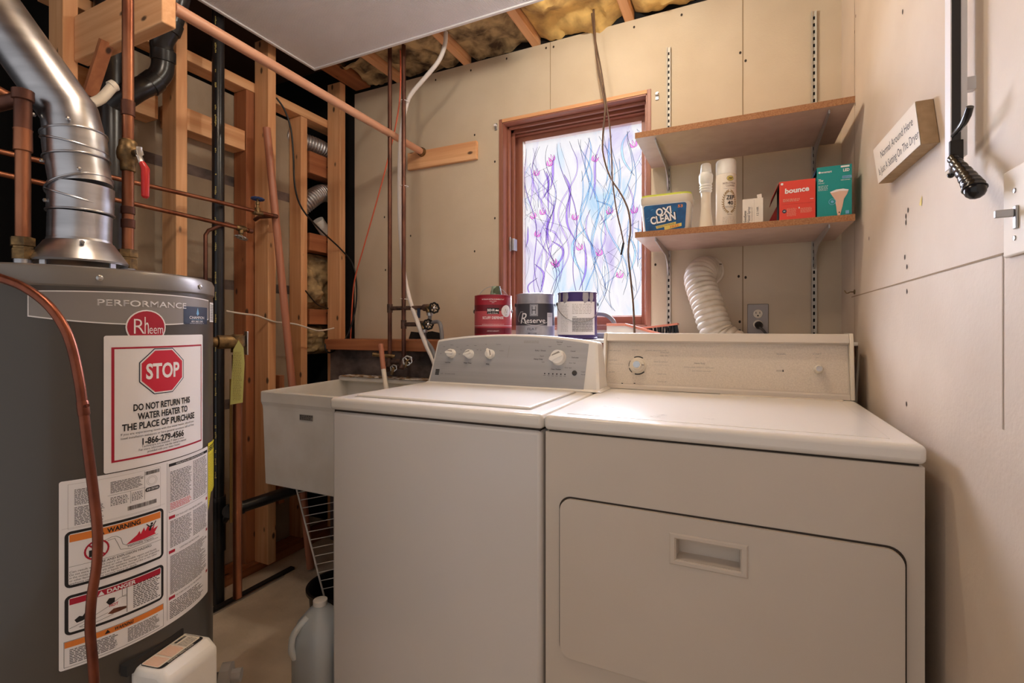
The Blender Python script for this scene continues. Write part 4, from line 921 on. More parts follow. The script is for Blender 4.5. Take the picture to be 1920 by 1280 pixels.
# hanging cord pair in front of the window
YC = 2.02
def cordp(pts): return [U(x, y, Y=YC + dy) for x, y, dy in pts]
MB().tube(cordp([(1110, -60, 0), (1111, 0, 0), (1113, 20, 0), (1115, 60, 0), (1118, 100, 0), (1124, 140, 0), (1134, 195, 0), (1133, 225, 0), (1130, 262, .01), (1131, 290, .01), (1143, 330, .01), (1165, 365, 0), (1178, 395, -.01), (1182, 430, -.02), (1179, 455, -.02), (1178, 480, -.03), (1182, 520, -.05), (1187, 570, -.08), (1190, 630, -.11), (1192, 690, -.14)]), .0042, 'cord', seg=10, sm=4).build('hanging_wire', label='longer brown cord hanging in front of the window and running behind the dryer', cat='cord')
cd = MB().tube(cordp([(1108, -60, .008), (1108, 0, .008), (1112, 50, .01), (1119, 90, .012), (1127, 130, .012), (1137, 195, .008), (1143, 235, .0), (1147, 300, .0), (1148, 335, .0), (1155, 390, 0), (1164, 430, 0), (1169, 455, 0)]), .0032, 'cord', seg=10, sm=4).tube(cordp([(1169, 455, 0), (1164, 478, 0)]), .0048, 'rubber', seg=10)
cd.build('hanging_wire', label='shorter cord hanging in front of the window with a black plug end', cat='cord')
for px, py, nm in ((930, 236, 'left of the window'), (1232, 178, 'right of the window')):
    c_ = U(px, py, Y=YB - .004); MB().box(c_.x - .006, c_.x + .006, YB - .006, YB - .0005, c_.z - .02, c_.z + .012, 'steel').box(c_.x - .006, c_.x + .006, YB - .018, YB - .006, c_.z - .004, c_.z + .004, 'trimw').build('curtain_bracket', label='tiny metal curtain bracket on the wall, %s' % nm, cat='bracket', bevel=.001)

# ================================================================ washer
WX_0, WX_1, FY = -1.125, -.434, 1.095
ZT = .912
ws = thing('washing_machine', 'white top-loading washing machine with silver control panel', 'washing machine', ((WX_0 + WX_1) / 2, 1.42, 0))
MB().box(WX_0 + .004, WX_1 - .004, FY + .006, 1.745, .012, .872, 'enamel').build('body', ws, bevel=.012, bseg=3)
MB().box(WX_0 + .02, WX_1 - .02, FY + .03, 1.72, 0, .02, 'black').build('base', ws)
MB().box(WX_0, WX_1, FY, 1.75, .876, ZT, 'enamelT').build('top_panel', ws, bevel=.011, bseg=4)
MB().box(WX_0 + .01, WX_1 - .01, FY + .012, 1.74, .868, .878, 'gap').build('top_gap', ws)
lx0, lx1, ly0, ly1 = WX_0 + .055, WX_1 - .055, FY + .055, 1.525
MB().box(lx0, lx1, ly0, ly1, ZT - .01, ZT + .007, 'enamelT').build('lid', ws, bevel=.006, bseg=3)
p = Print(plane((0, 0, ZT), (1, 0, 0), (0, 1, 0)), base=.0004); p.frame(lx0 - .004, ly0 - .004, lx1 + .004, ly1 + .004, .0035, 'inkl', 0); p.rect(lx0, ly1 + .004, lx1, ly1 + .007, 'rust', 0); p.build('lid_gap', ws, recalc=False)
# console with a gently arched top
CX0, CX1 = -1.092, -.418
Yb, Yt, zb = 1.552, 1.602, ZT + .001
def ctop(t): return 1.076 + .024 * math.sin(math.pi * min(max(t, 0), 1)) ** .8
def edge(inset, y, dz=0):
    pts = []
    for k in range(25):
        t = k / 24; x = CX0 + .018 + inset * .6 + (CX1 - CX0 - .036 - inset * 1.2) * t; pts.append((x, ctop(t) - inset - dz))
    return pts
b = MB(); N = 24
front = [(CX0, zb)] + edge(0, 0) + [(CX1, zb)]
def P3(x, z, back): 
    t = (z - zb) / .18
    return (x, (Yb + (Yt - Yb) * t) if not back else 1.674 - .006 * t, z if not back else zb + (z - zb) * .97)
fr_ = [P3(x, z, 0) for x, z in front]; bk_ = [P3(x, z, 1) for x, z in front]
b.poly(fr_, 'enamelT'); b.poly(bk_[::-1], 'enamelT'); n_ = len(fr_)
for i in range(n_): j = (i + 1) % n_; b.poly([fr_[i], bk_[i], bk_[j], fr_[j]], 'enamelT')
import bmesh
con = b.build('console', ws)
bm = bmesh.new(); bm.from_mesh(con.data); bmesh.ops.remove_doubles(bm, verts=bm.verts, dist=1e-5); bm.to_mesh(con.data); bm.free()
con.data.shade_smooth(); con.data.set_sharp_from_angle(angle=R(38))
bv = con.modifiers.new('bevel', 'BEVEL'); bv.width = .008; bv.segments = 3; bv.limit_method = 'ANGLE'; bv.angle_limit = R(40)
cn = Vector((0, -(.18), (Yt - Yb))).normalized(); cv = Vector((0, (Yt - Yb), .18)).normalized()
O = Vector((CX0, Yb, zb)); cpf = plane(O, (1, 0, 0), cv)
def onC(px, py):
    w_ = U(px, py, P=O + cn * .003, N=cn) - O; return w_.x, w_.dot(cv)
p = Print(cpf, base=.0012, step=.0003)
W_ = CX1 - CX0
tops = [(.028 + (W_ - .074) * k / 24, (ctop(k / 24) - .008 - zb) * 1.037) for k in range(25)]
sheet = [(.013, .006)] + tops + [(W_ - .052, .006)]
p.shape(sheet, 'silver', 0)
def ctext(t, px, py, cap, m='ink', al='C', bold=0, width=None):
    u, v = onC(px, py); p.text(t, u, v, cap, m, 1, al, bold=bold, width=width)
kn = [(843, 661, 1.1, .0168), (877, 662, .75, .0168), (916, 662, 2.0, .0168), (1044, 668, .6, .025)]
for t, px, py in (('Load Size', 839, 680), ('Water Temp', 876, 681), ('Rinse', 914, 683)): ctext(t, px, py, .0044, 'inkb', bold=.02)
for t, px, py in (('Medium', 847, 647), ('Small', 832, 650), ('Large', 857, 651), ('Auto', 826, 663), ('Super', 861, 664), ('Cold', 876, 648), ('Warm', 891, 648), ('Hot', 895, 656), ('Tap', 864, 656), ('On', 911, 646), ('Cold Rinse', 934, 646), ('2nd Rinse', 940, 658), ('Off', 901, 657)): ctext(t, px, py, .0030, 'ink')
for t, px, py, c_, bo in (('Normal', 1049, 642, .005, .01), ('Regular', 1049, 646, .0036, 0), ('Super', 1031, 650, .0034, 0), ('Express', 1067, 650, .0036, 0), ('Bulky / Sheets', 1013, 658, .005, .01), ('Casual', 1074, 659, .0046, .01), ('Regular', 1016, 668, .0036, 0), ('Heavy Duty', 1009, 674, .005, .02), ('Super', 1018, 679, .0034, 0), ('Delicates', 1078, 671, .0046, .01), ('Rinse / Spin', 1073, 681, .0036, 0), ('Drain / Spin', 1065, 690, .0036, 0), ('Clean Washer', 1042, 693, .0044, .01)): ctext(t, px, py, c_, 'ink', bold=bo)
p.line([onC(955, 648), onC(951, 670)], .0012, 'inkl', 1)
p.lines(*onC(982, 643), onC(1010, 643)[0], onC(1010, 638)[1], 2, 'inkl', ly=1, ragged=0)
u, v = onC(815, 702)
for k in range(4): p.rrect(u, v + k * .0058, u + .018, v + k * .0058 + .0046, .002, 'inkb', 1)
p.text('ELITE', u + .026, v + .004, .0032, 'ink', 1); p.text('HE LAUNDRY SYSTEM', u + .044, v + .004, .0032, 'ink', 1)
for k in range(6): uu, vv = onC(1021 + k * 7.6, 700 + k * .3); p.disc(uu, vv, .0025, 'inkb', 1, n=12); p.rect(uu - .004, vv - .007, uu + .004, vv - .006, 'ink', 1)
ctext('START', 1093, 698, .0036, 'ink'); ctext('PAUSE', 1093, 703, .0036, 'ink')
p.build('control_panel', ws, recalc=False, label='silver control panel with dial markings')
def dial(px, py, ang, r, h=.022):
    c_ = U(px, py, P=O + cn * (h * .8), N=cn); c_ -= cn * h * .8; c_ += cn * .001
    b = MB().lathe([(r * 1.05, 0), (r, .003), (r * .92, h * .75), (r * .86, h * .8), (0, h * .82)], c_, 'white', axis=cn, seg=28)
    k = b.build('control_knob', ws)
    d = Vector((1, 0, 0)) * math.cos(ang) + cv * math.sin(ang); e_ = cn.cross(d)
    tip = MB().prism([c_ + cn * h * .3 - d * r * .8 + e_ * -r * .25, c_ + cn * h * .3 + d * r * .9 + e_ * -r * .32, c_ + cn * h * .3 + d * r * 1.15, c_ + cn * h * .3 + d * r * .9 + e_ * r * .32, c_ + cn * h * .3 - d * r * .8 + e_ * r * .25], cn * h * .75, 'white'); tip.build('pointer', k, bevel=.0015)
    MB().prism([c_ + cn * h * .84 - d * r * .75, c_ + cn * h * .84 - d * r * .5 - e_ * r * .55, c_ + cn * h * .84 + d * r * .5 - e_ * r * .5, c_ + cn * h * .84 + d * r * .7 - e_ * r * .3], cn * .001, 'inkl').build('finger_recess', k)
dial(843, 661, R(175), .0168); dial(877, 662, R(200), .0168); dial(916, 662, R(110), .0168); dial(1044, 668, R(205), .0255, .026)
uu, vv = onC(1077, 699); MB().lathe([(.0085, 0), (.0085, .003), (.006, .004), (0, .004)], cpf(uu, vv, .001), 'ink', axis=cn, seg=20).build('start_button', ws)

# ================================================================ dryer
DX0, DX1 = -.431, .300
dr = thing('clothes_dryer', 'almond white clothes dryer with wide drop-down door', 'dryer', ((DX0 + DX1) / 2, 1.42, 0))
HOLE = [(-.128, .625), (.001, .625), (.001, .673), (-.128, .673)]
def holed(b, outer, inner, y0, y1, m):
    al = outer + inner
    for t in tessellate_polygon([[Vector((x, z, 0)) for x, z in outer], [Vector((x, z, 0)) for x, z in inner]]): b.poly([(al[i][0], y0, al[i][1]) for i in t], m)
    for lp in (outer, inner):
        for i in range(len(lp)): j = (i + 1) % len(lp); b.poly([(lp[i][0], y0, lp[i][1]), (lp[j][0], y0, lp[j][1]), (lp[j][0], y1, lp[j][1]), (lp[i][0], y1, lp[i][1])], m)
def weld(o):
    bm = bmesh.new(); bm.from_mesh(o.data); bmesh.ops.remove_doubles(bm, verts=bm.verts, dist=1e-5); bmesh.ops.recalc_face_normals(bm, faces=bm.faces); bm.to_mesh(o.data); bm.free(); o.data.shade_smooth(); o.data.set_sharp_from_angle(angle=R(38)); return o
bx0, bx1 = DX0 + .003, DX1 - .003
b = MB(); holed(b, [(bx0, .012), (bx1, .012), (bx1, .872), (bx0, .872)], HOLE, FY + .006, FY + .05, 'enamelD')
b.box(bx0, bx1, FY + .05, 1.79, .012, .872, 'enamelD')
weld(b.build('body', dr))
MB().box(DX0 + .02, DX1 - .02, FY + .03, 1.76, 0, .02, 'black').build('base', dr)
MB().box(DX0, DX1, FY, 1.80, .876, ZT, 'enamelT').build('top_panel', dr, bevel=.011, bseg=4)
MB().box(DX0 + .01, DX1 - .01, FY + .012, 1.78, .868, .878, 'gap').build('top_gap', dr)
MB().box(DX0 + .045, DX1 - .045, FY + .04, 1.655, ZT - .004, ZT + .0010, 'enamelT').build('top_inset', dr, bevel=.002)
MB().box(-.06, DX1 - .035, 1.6585, 1.678, ZT - .004, ZT + .003, 'enamelD').build('lint_cover', dr, bevel=.002)
p = Print(plane((0, 0, ZT + .0010), (1, 0, 0), (0, 1, 0)), base=.0003)
for px, py, s_ in ((1160, 747, .012), (1142, 763, .018), (1228, 781, .014), (1325, 786, .012), (1240, 779, .006)):
    c_ = U(px, py, Z=ZT); rnd = random.Random(px)
    for k in range(7): x, y = c_.x + rnd.uniform(-s_, s_), c_.y + rnd.uniform(-s_, s_) * .7; a = rnd.uniform(0, 3); L = rnd.uniform(.004, .012); p.line([(x, y), (x + L * math.cos(a), y + L * .5 * math.sin(a))], .0013, rnd.choice(('inkl', 'inkl', 'ink')), 0)
p.build('scuff_marks', dr, recalc=False)
# door
def rr(x0, x1, z0, z1, r, n=8):
    pts = []
    for cx, cz, a0 in ((x1 - r, z1 - r, 0), (x0 + r, z1 - r, 90), (x0 + r, z0 + r, 180), (x1 - r, z0 + r, 270)):
        for k in range(n + 1): a = R(a0 + 90 * k / n); pts.append((cx + r * math.cos(a), cz + r * math.sin(a)))
    return pts
dx0, dx1, dz0, dz1 = -.389, .267, .345, .719
b = MB(); holed(b, rr(dx0 - .004, dx1 + .004, dz0 - .004, dz1 + .004, .03), HOLE, FY + .0052, FY + .0056, 'gap'); b.build('door_seam', dr, flat=True)
hx0, hx1, hz0, hz1 = -.140, .013, .615, .683
outer = rr(dx0, dx1, dz0, dz1, .028); ib = [(hx0 + .014, hz0 + .012), (hx1 - .014, hz0 + .012), (hx1 - .014, hz1 - .012), (hx0 + .014, hz1 - .012)]
yf = FY - .003; b = MB()
for t in tessellate_polygon([[Vector((x, z, 0)) for x, z in outer], [Vector((x, z, 0)) for x, z in ib]]):
    al = outer + ib; b.poly([(al[i][0], yf, al[i][1]) for i in t], 'enamelD')
for i in range(len(outer)): j = (i + 1) % len(outer); b.poly([(outer[i][0], yf, outer[i][1]), (outer[j][0], yf, outer[j][1]), (outer[j][0], FY + .008, outer[j][1]), (outer[i][0], FY + .008, outer[i][1])], 'enamelD')
door = b.build('door', dr)
bm = bmesh.new(); bm.from_mesh(door.data); bmesh.ops.remove_doubles(bm, verts=bm.verts, dist=1e-5); bmesh.ops.recalc_face_normals(bm, faces=bm.faces); bm.to_mesh(door.data); bm.free(); door.data.shade_smooth(); door.data.set_sharp_from_angle(angle=R(38))
bv = door.modifiers.new('bevel', 'BEVEL'); bv.width = .003; bv.segments = 2; bv.limit_method = 'ANGLE'; bv.angle_limit = R(50)
b = MB(); ring_ = [(hx0, hx1, hz0, hz1, yf - .0005), (hx0 + .003, hx1 - .003, hz0 + .003, hz1 - .003, yf - .003), (hx0 + .011, hx1 - .011, hz0 + .009, hz1 - .009, yf - .003), (hx0 + .014, hx1 - .014, hz0 + .012, hz1 - .012, yf + .001), (hx0 + .016, hx1 - .016, hz0 + .016, hz1 - .016, yf + .034)]
rv_ = [[(a[0], a[4], a[2]), (a[1], a[4], a[2]), (a[1], a[4], a[3]), (a[0], a[4], a[3])] for a in ring_]
for a, c_ in zip(rv_, rv_[1:]):
    for i in range(4): j = (i + 1) % 4; b.poly([a[i], a[j], c_[j], c_[i]], 'enamelD')
b.poly(rv_[-1], 'enamelD'); b.build('door_handle', door, flat=True)
MB().box(DX0 + .03, DX1 - .03, FY + .0045, FY + .007, .25, .253, 'gap').build('kick_seam', dr)
# console
DY0, DY1 = 1.690, 1.722; kz0, kz1 = ZT + .001, 1.104
prof = [(1.682, kz0), (1.684, kz0 + .012), (DY0, kz0 + .016), (DY1, 1.072), (1.700, 1.078), (1.712, kz1), (1.79, kz1), (1.80, kz0)]
kx0, kx1 = -.441, .2957
MB().prism([(kx0 + .010, y, z) for y, z in prof], (kx1 - kx0 - .020, 0, 0), 'enamelD').build('console', dr, bevel=.0015)
capp = [(1.678, kz0), (1.697, 1.082), (1.707, kz1 + .002), (1.795, kz1 + .002), (1.803, kz0)]
for x0 in (kx0, kx1 - .010): MB().prism([(x0, y, z) for y, z in capp], (.010, 0, 0), 'cream').build('console_end', dr, bevel=.002)
dn = Vector((0, -(1.072 - kz0 - .016), (DY1 - DY0))).normalized(); dvv = Vector((0, DY1 - DY0, 1.072 - kz0 - .016)).normalized(); DO = Vector((kx0 + .012, DY0, kz0 + .016)); dpf = plane(DO, (1, 0, 0), dvv)
fh = (Vector((0, DY1, 1.072)) - Vector((0, DY0, kz0 + .016))).length
def onD(px, py): w_ = U(px, py, P=DO, N=dn) - DO; return w_.x, w_.dot(dvv)
p = Print(dpf, base=.0006)
p.rect(.002, .002, kx1 - kx0 - .026, fh - .002, 'panelB', 0)
def dt(t, px, py, cap=.0042, m='inkl', al='L', bold=0): u, v = onD(px, py); p.text(t, u, v, cap, m, 1, al, bold=bold)
for t, px, py in (('WET DELICATE', 1142, 658), ('DAMP DRY', 1142, 676), ('AIR DRY', 1141, 698), ('LESS DRY', 1185, 657), ('NORMAL PRESS/DELICATE', 1210, 658), ('MORE DRY', 1238, 662), ('VERY DRY', 1238, 668), ('KNITS & GENTLE', 1226, 679), ('TIMED DRY', 1232, 702), ('TOUCH UP', 1232, 716)): dt(t, px, py)
for px, py in ((1142, 682), (1225, 684)): u, v = onD(px, py); p.rect(u, v, u + .05, v + .0006, 'inkl', 1)
dt('Heavy Duty', 1302, 682, .0048, 'ink'); dt('EXTRA LARGE CAPACITY  AUTO DRY', 1283, 689, .0038); dt('ELECTRONIC CONTROL', 1298, 696, .0036)
dt('SIGNAL', 1456, 665, .0055, 'inkl'); dt('START', 1524, 665, .0055, 'inkl'); dt('push', 1529, 671, .003)
u, v = onD(1456, 696); p.frame(u, v, u + .014, v + .0035, .0006, 'ink', 1); p.rect(u + .016, v - .001, u + .019, v + .0055, 'inkb', 1)
for px in (1165, 1188): u, v = onD(px, 719); p.rect(u, v, u + .006, v + .0025, 'inkb', 1)
cu, cv_ = onD(1196, 685)
for a0, a1, wd in ((60, 115, .004), (150, 190, .002), (200, 235, .003), (255, 320, .004)):
    p.line([(cu + .0305 * math.cos(R(a)), cv_ + .0305 * math.sin(R(a))) for a in range(a0, a1, 6)], wd, 'ink', 1)
p.build('control_panel', dr, recalc=False, label='beige control panel with faded dial markings')
c_ = dpf(cu, cv_, .001)
kb = MB().lathe([(.028, 0), (.028, .003), (.0245, .004), (.0235, .014), (.0165, .016), (.0155, .024), (0, .024)], c_, 'cream', axis=dn, seg=36).build('timer_knob', dr)
MB().lathe([(.0115, 0), (.0115, .0015), (0, .0015)], c_ + dn * .024, 'chrome', axis=dn, seg=28).build('knob_cap', kb); MB().obox(c_ + dn * .0165 + Vector((.020, 0, 0)), (1, 0, 0), dvv, dn, .004, .0008, .0006, 'inkb').build('knob_mark', kb)
su, sv = onD(1534, 693); c_ = dpf(su, sv, .001)
kb = MB().lathe([(.0125, 0), (.012, .018), (.0095, .022), (0, .022)], c_, 'cream', axis=dn, seg=28).build('start_knob', dr)
MB().lathe([(.008, 0), (.008, .001), (0, .001)], c_ + dn * .022, 'chrome', axis=dn, seg=20).build('knob_cap', kb)

# ================================================================ sink and things under it
sk = thing('laundry_sink', 'deep off-white plastic laundry sink between washer and stud wall', 'sink', (-1.46, 1.63, .488))
fl_, frr, brr, bll = (-1.735, 1.33), (-1.155, 1.33), (-1.155, 1.87), (-1.80, 1.87)
def scale4(q, k, z): cx = sum(a[0] for a in q) / 4; cy = sum(a[1] for a in q) / 4; return [(cx + (a[0] - cx) * k, cy + (a[1] - cy) * k, z) for a in q]
Q = [fl_, frr, brr, bll]
b = MB()
lv = [(.93, .50), (.955, .50), (.98, .80), (.985, .815), (1.0, .83), (1.0, .868), (.995, .872), (.95, .872), (.945, .86), (.90, .53)]
rings = [scale4(Q, k, z) for k, z in lv]
for a, c_ in zip(rings, rings[1:]):
    for i in range(4): j = (i + 1) % 4; b.poly([a[i], a[j], c_[j], c_[i]], 'sink')
b.poly(rings[-1], 'sink'); b.poly(rings[0][::-1], 'sink')
tub = b.build('basin', sk, flat=True); bm = bmesh.new(); bm.from_mesh(tub.data); bmesh.ops.remove_doubles(bm, verts=bm.verts, dist=1e-5); bmesh.ops.recalc_face_normals(bm, faces=bm.faces); bm.to_mesh(tub.data); bm.free()
bv = tub.modifiers.new('bevel', 'BEVEL'); bv.width = .006; bv.segments = 2; bv.limit_method = 'ANGLE'; bv.angle_limit = R(25)
MB().box(-1.79, -1.18, 1.80, 1.878, .865, .890, 'sink').build('back_ledge', sk, bevel=.006)
def rub(a, b_): return (-1.78 + .6 * a, 1.79 + .088 * b_, .8895 + .006 * noise.fractal(Vector((a * 20, b_ * 6, 2)), 1, 2, 3))
MB().grid(rub, 60, 8, 'grime').build('dirt_crust', sk)
for x_ in (-1.19,):
    for y_ in (1.39, 1.82): MB().box(x_ - .012 + .02, x_ + .012 + .02, y_ - .012, y_ + .012, 0, .52, 'steel').build('leg', sk)
p = Print(plane((-1.735, 1.3355, .79), (1, 0, 0), (0, 0, 1)), base=.0006); a = U(562, 781, Y=1.335); 
p = Print(plane((a.x, 1.335, a.z - .012), (1, 0, 0), (0, 0, 1)), base=.0012); p.rect(0, 0, .07, .022, 'inkl', 0); p.lines(.002, .002, .068, .02, 3, 'inkb', w_=.6, ly=1); p.build('sink_label', sk, recalc=False)
# old faucet
fc = thing('sink_faucet', 'old corroded wall faucet with two bib handles above the sink', 'faucet', (-1.44, 1.80, .95))
x1v, x2v = x1_, x2_
b = MB().tube([(x1v, YV, .98), (x1v, YV - .01, .945), (x1v + .01, YV - .03, .93)], .014, 'iron', sm=3).tube([(x1v, YV, .965), (x2v, YV, .965)], .012, 'iron').tube([(x2v, YV, .985), (x2v, YV - .02, .935)], .014, 'iron').tube([(x1v + .03, YV, .99), (x1v - .06, YV - .05, 1.00)], .009, 'brass')
b.build('faucet_body', fc)
for px, py, rr_ in ((738, 690, .014), (764, 676, .020)):
    c_ = U(px, py, Y=1.79); b = MB(); wheel(b, c_, (.4, -1, .3), rr_, 'steel', spokes=4, lobes=6); b.tube([c_, c_ + Vector((-.006, -.005, -.03))], .008, 'brass'); b.tube([c_, c_ + Vector((-.01, .05, .0))], .008, 'iron'); b.build('faucet_handle', fc)
MB().tube([U(714, 645, Y=1.74), U(719, 692, Y=1.72)], .0115, 'dowelz', seg=14).tube([U(719, 692, Y=1.72), U(724, 726, Y=1.705), U(728, 760, Y=1.69), U(740, 830, Y=1.66)], .0105, 'signw', seg=14).build('wooden_stick', label='reddish wooden stick with pale label standing in the sink', cat='stick')
MB().box(-1.86, -1.80, 1.884, 1.925, .895, 1.008, 'particle').build('wood_scrap', label='light wood scrap against the foundation wall behind the sink', cat='wood scrap') if 0 else None
# wire panel under the sink
wp = thing('wire_shelf', 'white wire shelf panel leaning under the sink', 'wire shelf', (-1.4, 1.45, .1))
wa = U(553, 912, Y=1.41); wb = U(599, 1084, Y=1.41); wa = Vector((wa.x, 1.41, .498))
MB().tube([wa, wb, wb + (wb - wa) * .35], .0035, 'hosew', seg=8).build('frame', wp)
for k in range(14):
    q = wa.lerp(wb, (k + .3) / 12); MB().tube([q, q + Vector((.22, .16, .035))], .0017, 'hosew', seg=6).build('wire', wp)
# lid / dark round bucket
bk = thing('black_pan', 'black round pan on the floor behind the water jug', 'pan', (-1.40, 1.42, 0))
MB().lathe([(.105, .0), (.115, .125), (.125, .128), (.125, .138), (.115, .138), (.112, .125), (.10, .012), (0, .012)], (-1.40, 1.42, 0), 'rubber', seg=40).build('pail', bk)
# jug
jx, jy = -1.055, 1.01
a = U(600, 1180, P=(-1.16, 1.03, 0), N=(-_s, _c, 0)); jx, jy = -1.204, 1.135
jg = thing('water_jug', 'translucent plastic gallon jug of water in front of the sink', 'jug', (jx, jy, 0))
jm, n, l, bs = newmat('jug_clear'); bs.inputs['Base Color'].default_value = RGB(205, 214, 220); bs.inputs['Roughness'].default_value = .35; bs.inputs['Alpha'].default_value = .78; M['jugc'] = jm
def sq(r, z, e_=.25):
    pts = []
    for k in range(32):
        an = 2 * math.pi * k / 32; c1_, s1_ = math.cos(an), math.sin(an); q = (abs(c1_) ** 4 + abs(s1_) ** 4) ** -.25; q = 1 + (q - 1) * e_ * 3; pts.append((jx + r * q * c1_, jy + r * q * s1_, z))
    return pts
b = MB(); lv = [(.062, 0, .3), (.070, .01, .33), (.071, .15, .33), (.069, .17, .3), (.060, .205, .2), (.036, .235, .05), (.021, .248, 0), (.0195, .252, 0), (.0195, .258, 0)]
rg = [sq(r, z, e_) for r, z, e_ in lv]
for a, c_ in zip(rg, rg[1:]):
    k = len(b.v); b.v += [Vector(q) for q in a + c_]; mi = b.mi('jugc')
    for i in range(32): j = (i + 1) % 32; b.face((k + i, k + j, k + 32 + j, k + 32 + i), mi)
b.poly(rg[0][::-1], 'jugc'); jb = b.build('bottle', jg); bm = bmesh.new(); bm.from_mesh(jb.data); bmesh.ops.remove_doubles(bm, verts=bm.verts, dist=1e-5); bmesh.ops.recalc_face_normals(bm, faces=bm.faces); bm.to_mesh(jb.data); bm.free()
b = MB(); rg = [[(jx + (x - jx) * .95, jy + (y - jy) * .95, z) for x, y, z in sq(r, z, .33)] for r, z in ((.064, .006), (.070, .012), (.0705, .148))]
M['water'] = mat('jug_water', (120, 126, 128), .15); 
for a, c_ in zip(rg, rg[1:]):
    for i in range(32): j = (i + 1) % 32; b.poly([a[i], a[j], c_[j], c_[i]], 'water')
b.poly(rg[-1], 'water'); b.build('water', jg)
MB().lathe([(.0215, .250), (.0215, .264), (.018, .266), (0, .266)], (jx, jy, 0), 'white', seg=24).build('cap', jg)
MB().tube([(jx - .012, jy - .040, .226), (jx - .022, jy - .066, .205), (jx - .032, jy - .077, .18), (jx - .036, jy - .078, .14), (jx - .036, jy - .066, .11)], .010, 'jug', sm=4).build('handle', jg)

# ================================================================ paint cans on the ledge
LZ = 1.0778
def can(px0, px1, name, lab, ytop, dep=.082, cm_='cansil'):
    pc = (px0 + px1) / 2; yy = 1.925; c = U(pc, 600, Y=yy); r = .0815
    t = thing('paint_can', lab, 'paint can', (c.x, yy, LZ), 'paint cans')
    return t, c.x, yy, r
def canbody(t, x, y, r, prof, m):
    MB().lathe([(r - .003, LZ), (r, LZ + .002), (r, LZ + .006), (r - .002, LZ + .008)] + prof, (x, y, 0), m, seg=56).build('can_body', t)
def bail(t, x, y, r, z, up, m='steel', drop=None, tilt=0):
    # the wire runs in the plane facing the camera
    ex = Vector((_c, _s, 0)); fwd = Vector((-_s, _c, 0)); b = MB(); pts = []
    for k in range(17):
        a = math.pi * k / 16; rr_ = up
        pts.append(Vector((x, y, z)) + ex * (r + .003) * math.cos(a) + Vector((0, 0, 1)) * rr_ * math.sin(a) - fwd * tilt * math.sin(a))
    b.tube(pts, .0014, m, seg=8).build('wire_bail', t)
    for s_ in (1, -1):
        q = Vector((x, y, z)) + ex * (r) * s_; MB().lathe([(.009, 0), (.008, .004), (.003, .006)], q, 'blkm', axis=ex * s_, seg=14).build('bail_ear', t)
Hc = .187
def facing(x, y): return math.atan2(-y, -x)      # angle on the can that faces the camera
# red can
t, x, y, r = can(887, 962, '', 'red gallon paint can with wire handle up, leftmost on the ledge', 550)
canbody(t, x, y, r, [(r - .002, LZ + Hc - .012), (r, LZ + Hc - .008), (r + .001, LZ + Hc), (r - .006, LZ + Hc), (r - .010, LZ + Hc - .006), (0, LZ + Hc - .006)], 'canred')
MB().lathe([(r - .010, LZ + Hc - .006), (r - .004, LZ + Hc + .001), (r - .012, LZ + Hc + .003), (r - .018, LZ + Hc - .002), (0, LZ + Hc - .002)], (x, y, 0), 'candark', seg=56).build('can_lid', t)
f = facing(x, y); cf = lambda u, v, h, x=x, y=y, f=f, r=r: Vector((x + (r + h) * math.cos(u / r + f), y + (r + h) * math.sin(u / r + f), LZ + v))
p = Print(cf, .008, base=.0008, step=.0003); hw = r * 1.5
p.rect(-hw, .008, hw, .178, 'canred', 0); p.rect(-hw, .118, hw, .145, 'candark', 1); p.rect(-hw, .048, hw, .118, 'canpink', 1); p.rect(-hw, .020, hw, .044, 'candark', 1); p.rect(-hw, .054, hw, .0555, 'paper', 2)
p.text('INTERIOR EXTRA DURABLE FLAT', 0, .166, .0048, 'paper', 2, 'C', width=.10, bold=.01); p.text('WALL PAINT', 0, .158, .0036, 'paper', 2, 'C'); p.text('FLAT', 0, .152, .0032, 'paper', 2, 'C')
p.rect(-.026, .112, .026, .131, 'inkb', 2); p.text('BEHR', -.024, .1165, .0105, 'paper', 3, width=.032, bold=.02); p.shape([(.010, .117), (.024, .117), (.024, .124), (.019, .122), (.016, .125), (.010, .123)], 'paper', 3)
p.rect(-.026, .105, .026, .112, 'ink', 2); p.text('ULTRA', 0, .106, .0048, 'paper', 3, 'C', width=.04)
p.text('SCUFF DEFENSE', 0, .084, .0105, 'paper', 2, 'C', width=.094, bold=.02); p.text('Stain resistant washable finish for every room', 0, .076, .0028, 'candark', 2, 'C', width=.085)
p.text('ADVANCED SCUFF RESISTANCE AND TOUCH UP', 0, .059, .0032, 'paper', 2, 'C', width=.10); p.text('LIFETIME WARRANTY', 0, .030, .0042, 'paper', 2, 'C', width=.052)
p.disc(.062, .118, .026, 'paper', 2); p.line([(.052, .108), (.058, .128), (.064, .110), (.072, .126)], .0012, 'inkl', 3); p.text('scuff', .054, .100, .004, 'ink', 3)
p.build('can_label', t, recalc=False); bail(t, x, y, r, LZ + .118, .112, tilt=0)
RX_, RY_ = x, y
cp = thing('camo_cup', 'small green camouflage cup upside down on the red paint can', 'cup', (x + .022, y - .01, LZ + Hc))
MB().lathe([(.0275, LZ + Hc - .001), (.0265, LZ + Hc + .003), (.019, LZ + Hc + .040), (.018, LZ + Hc + .042), (0, LZ + Hc + .042)], (x + .020, y - .01, 0), 'camo', seg=32).build('cup', cp)
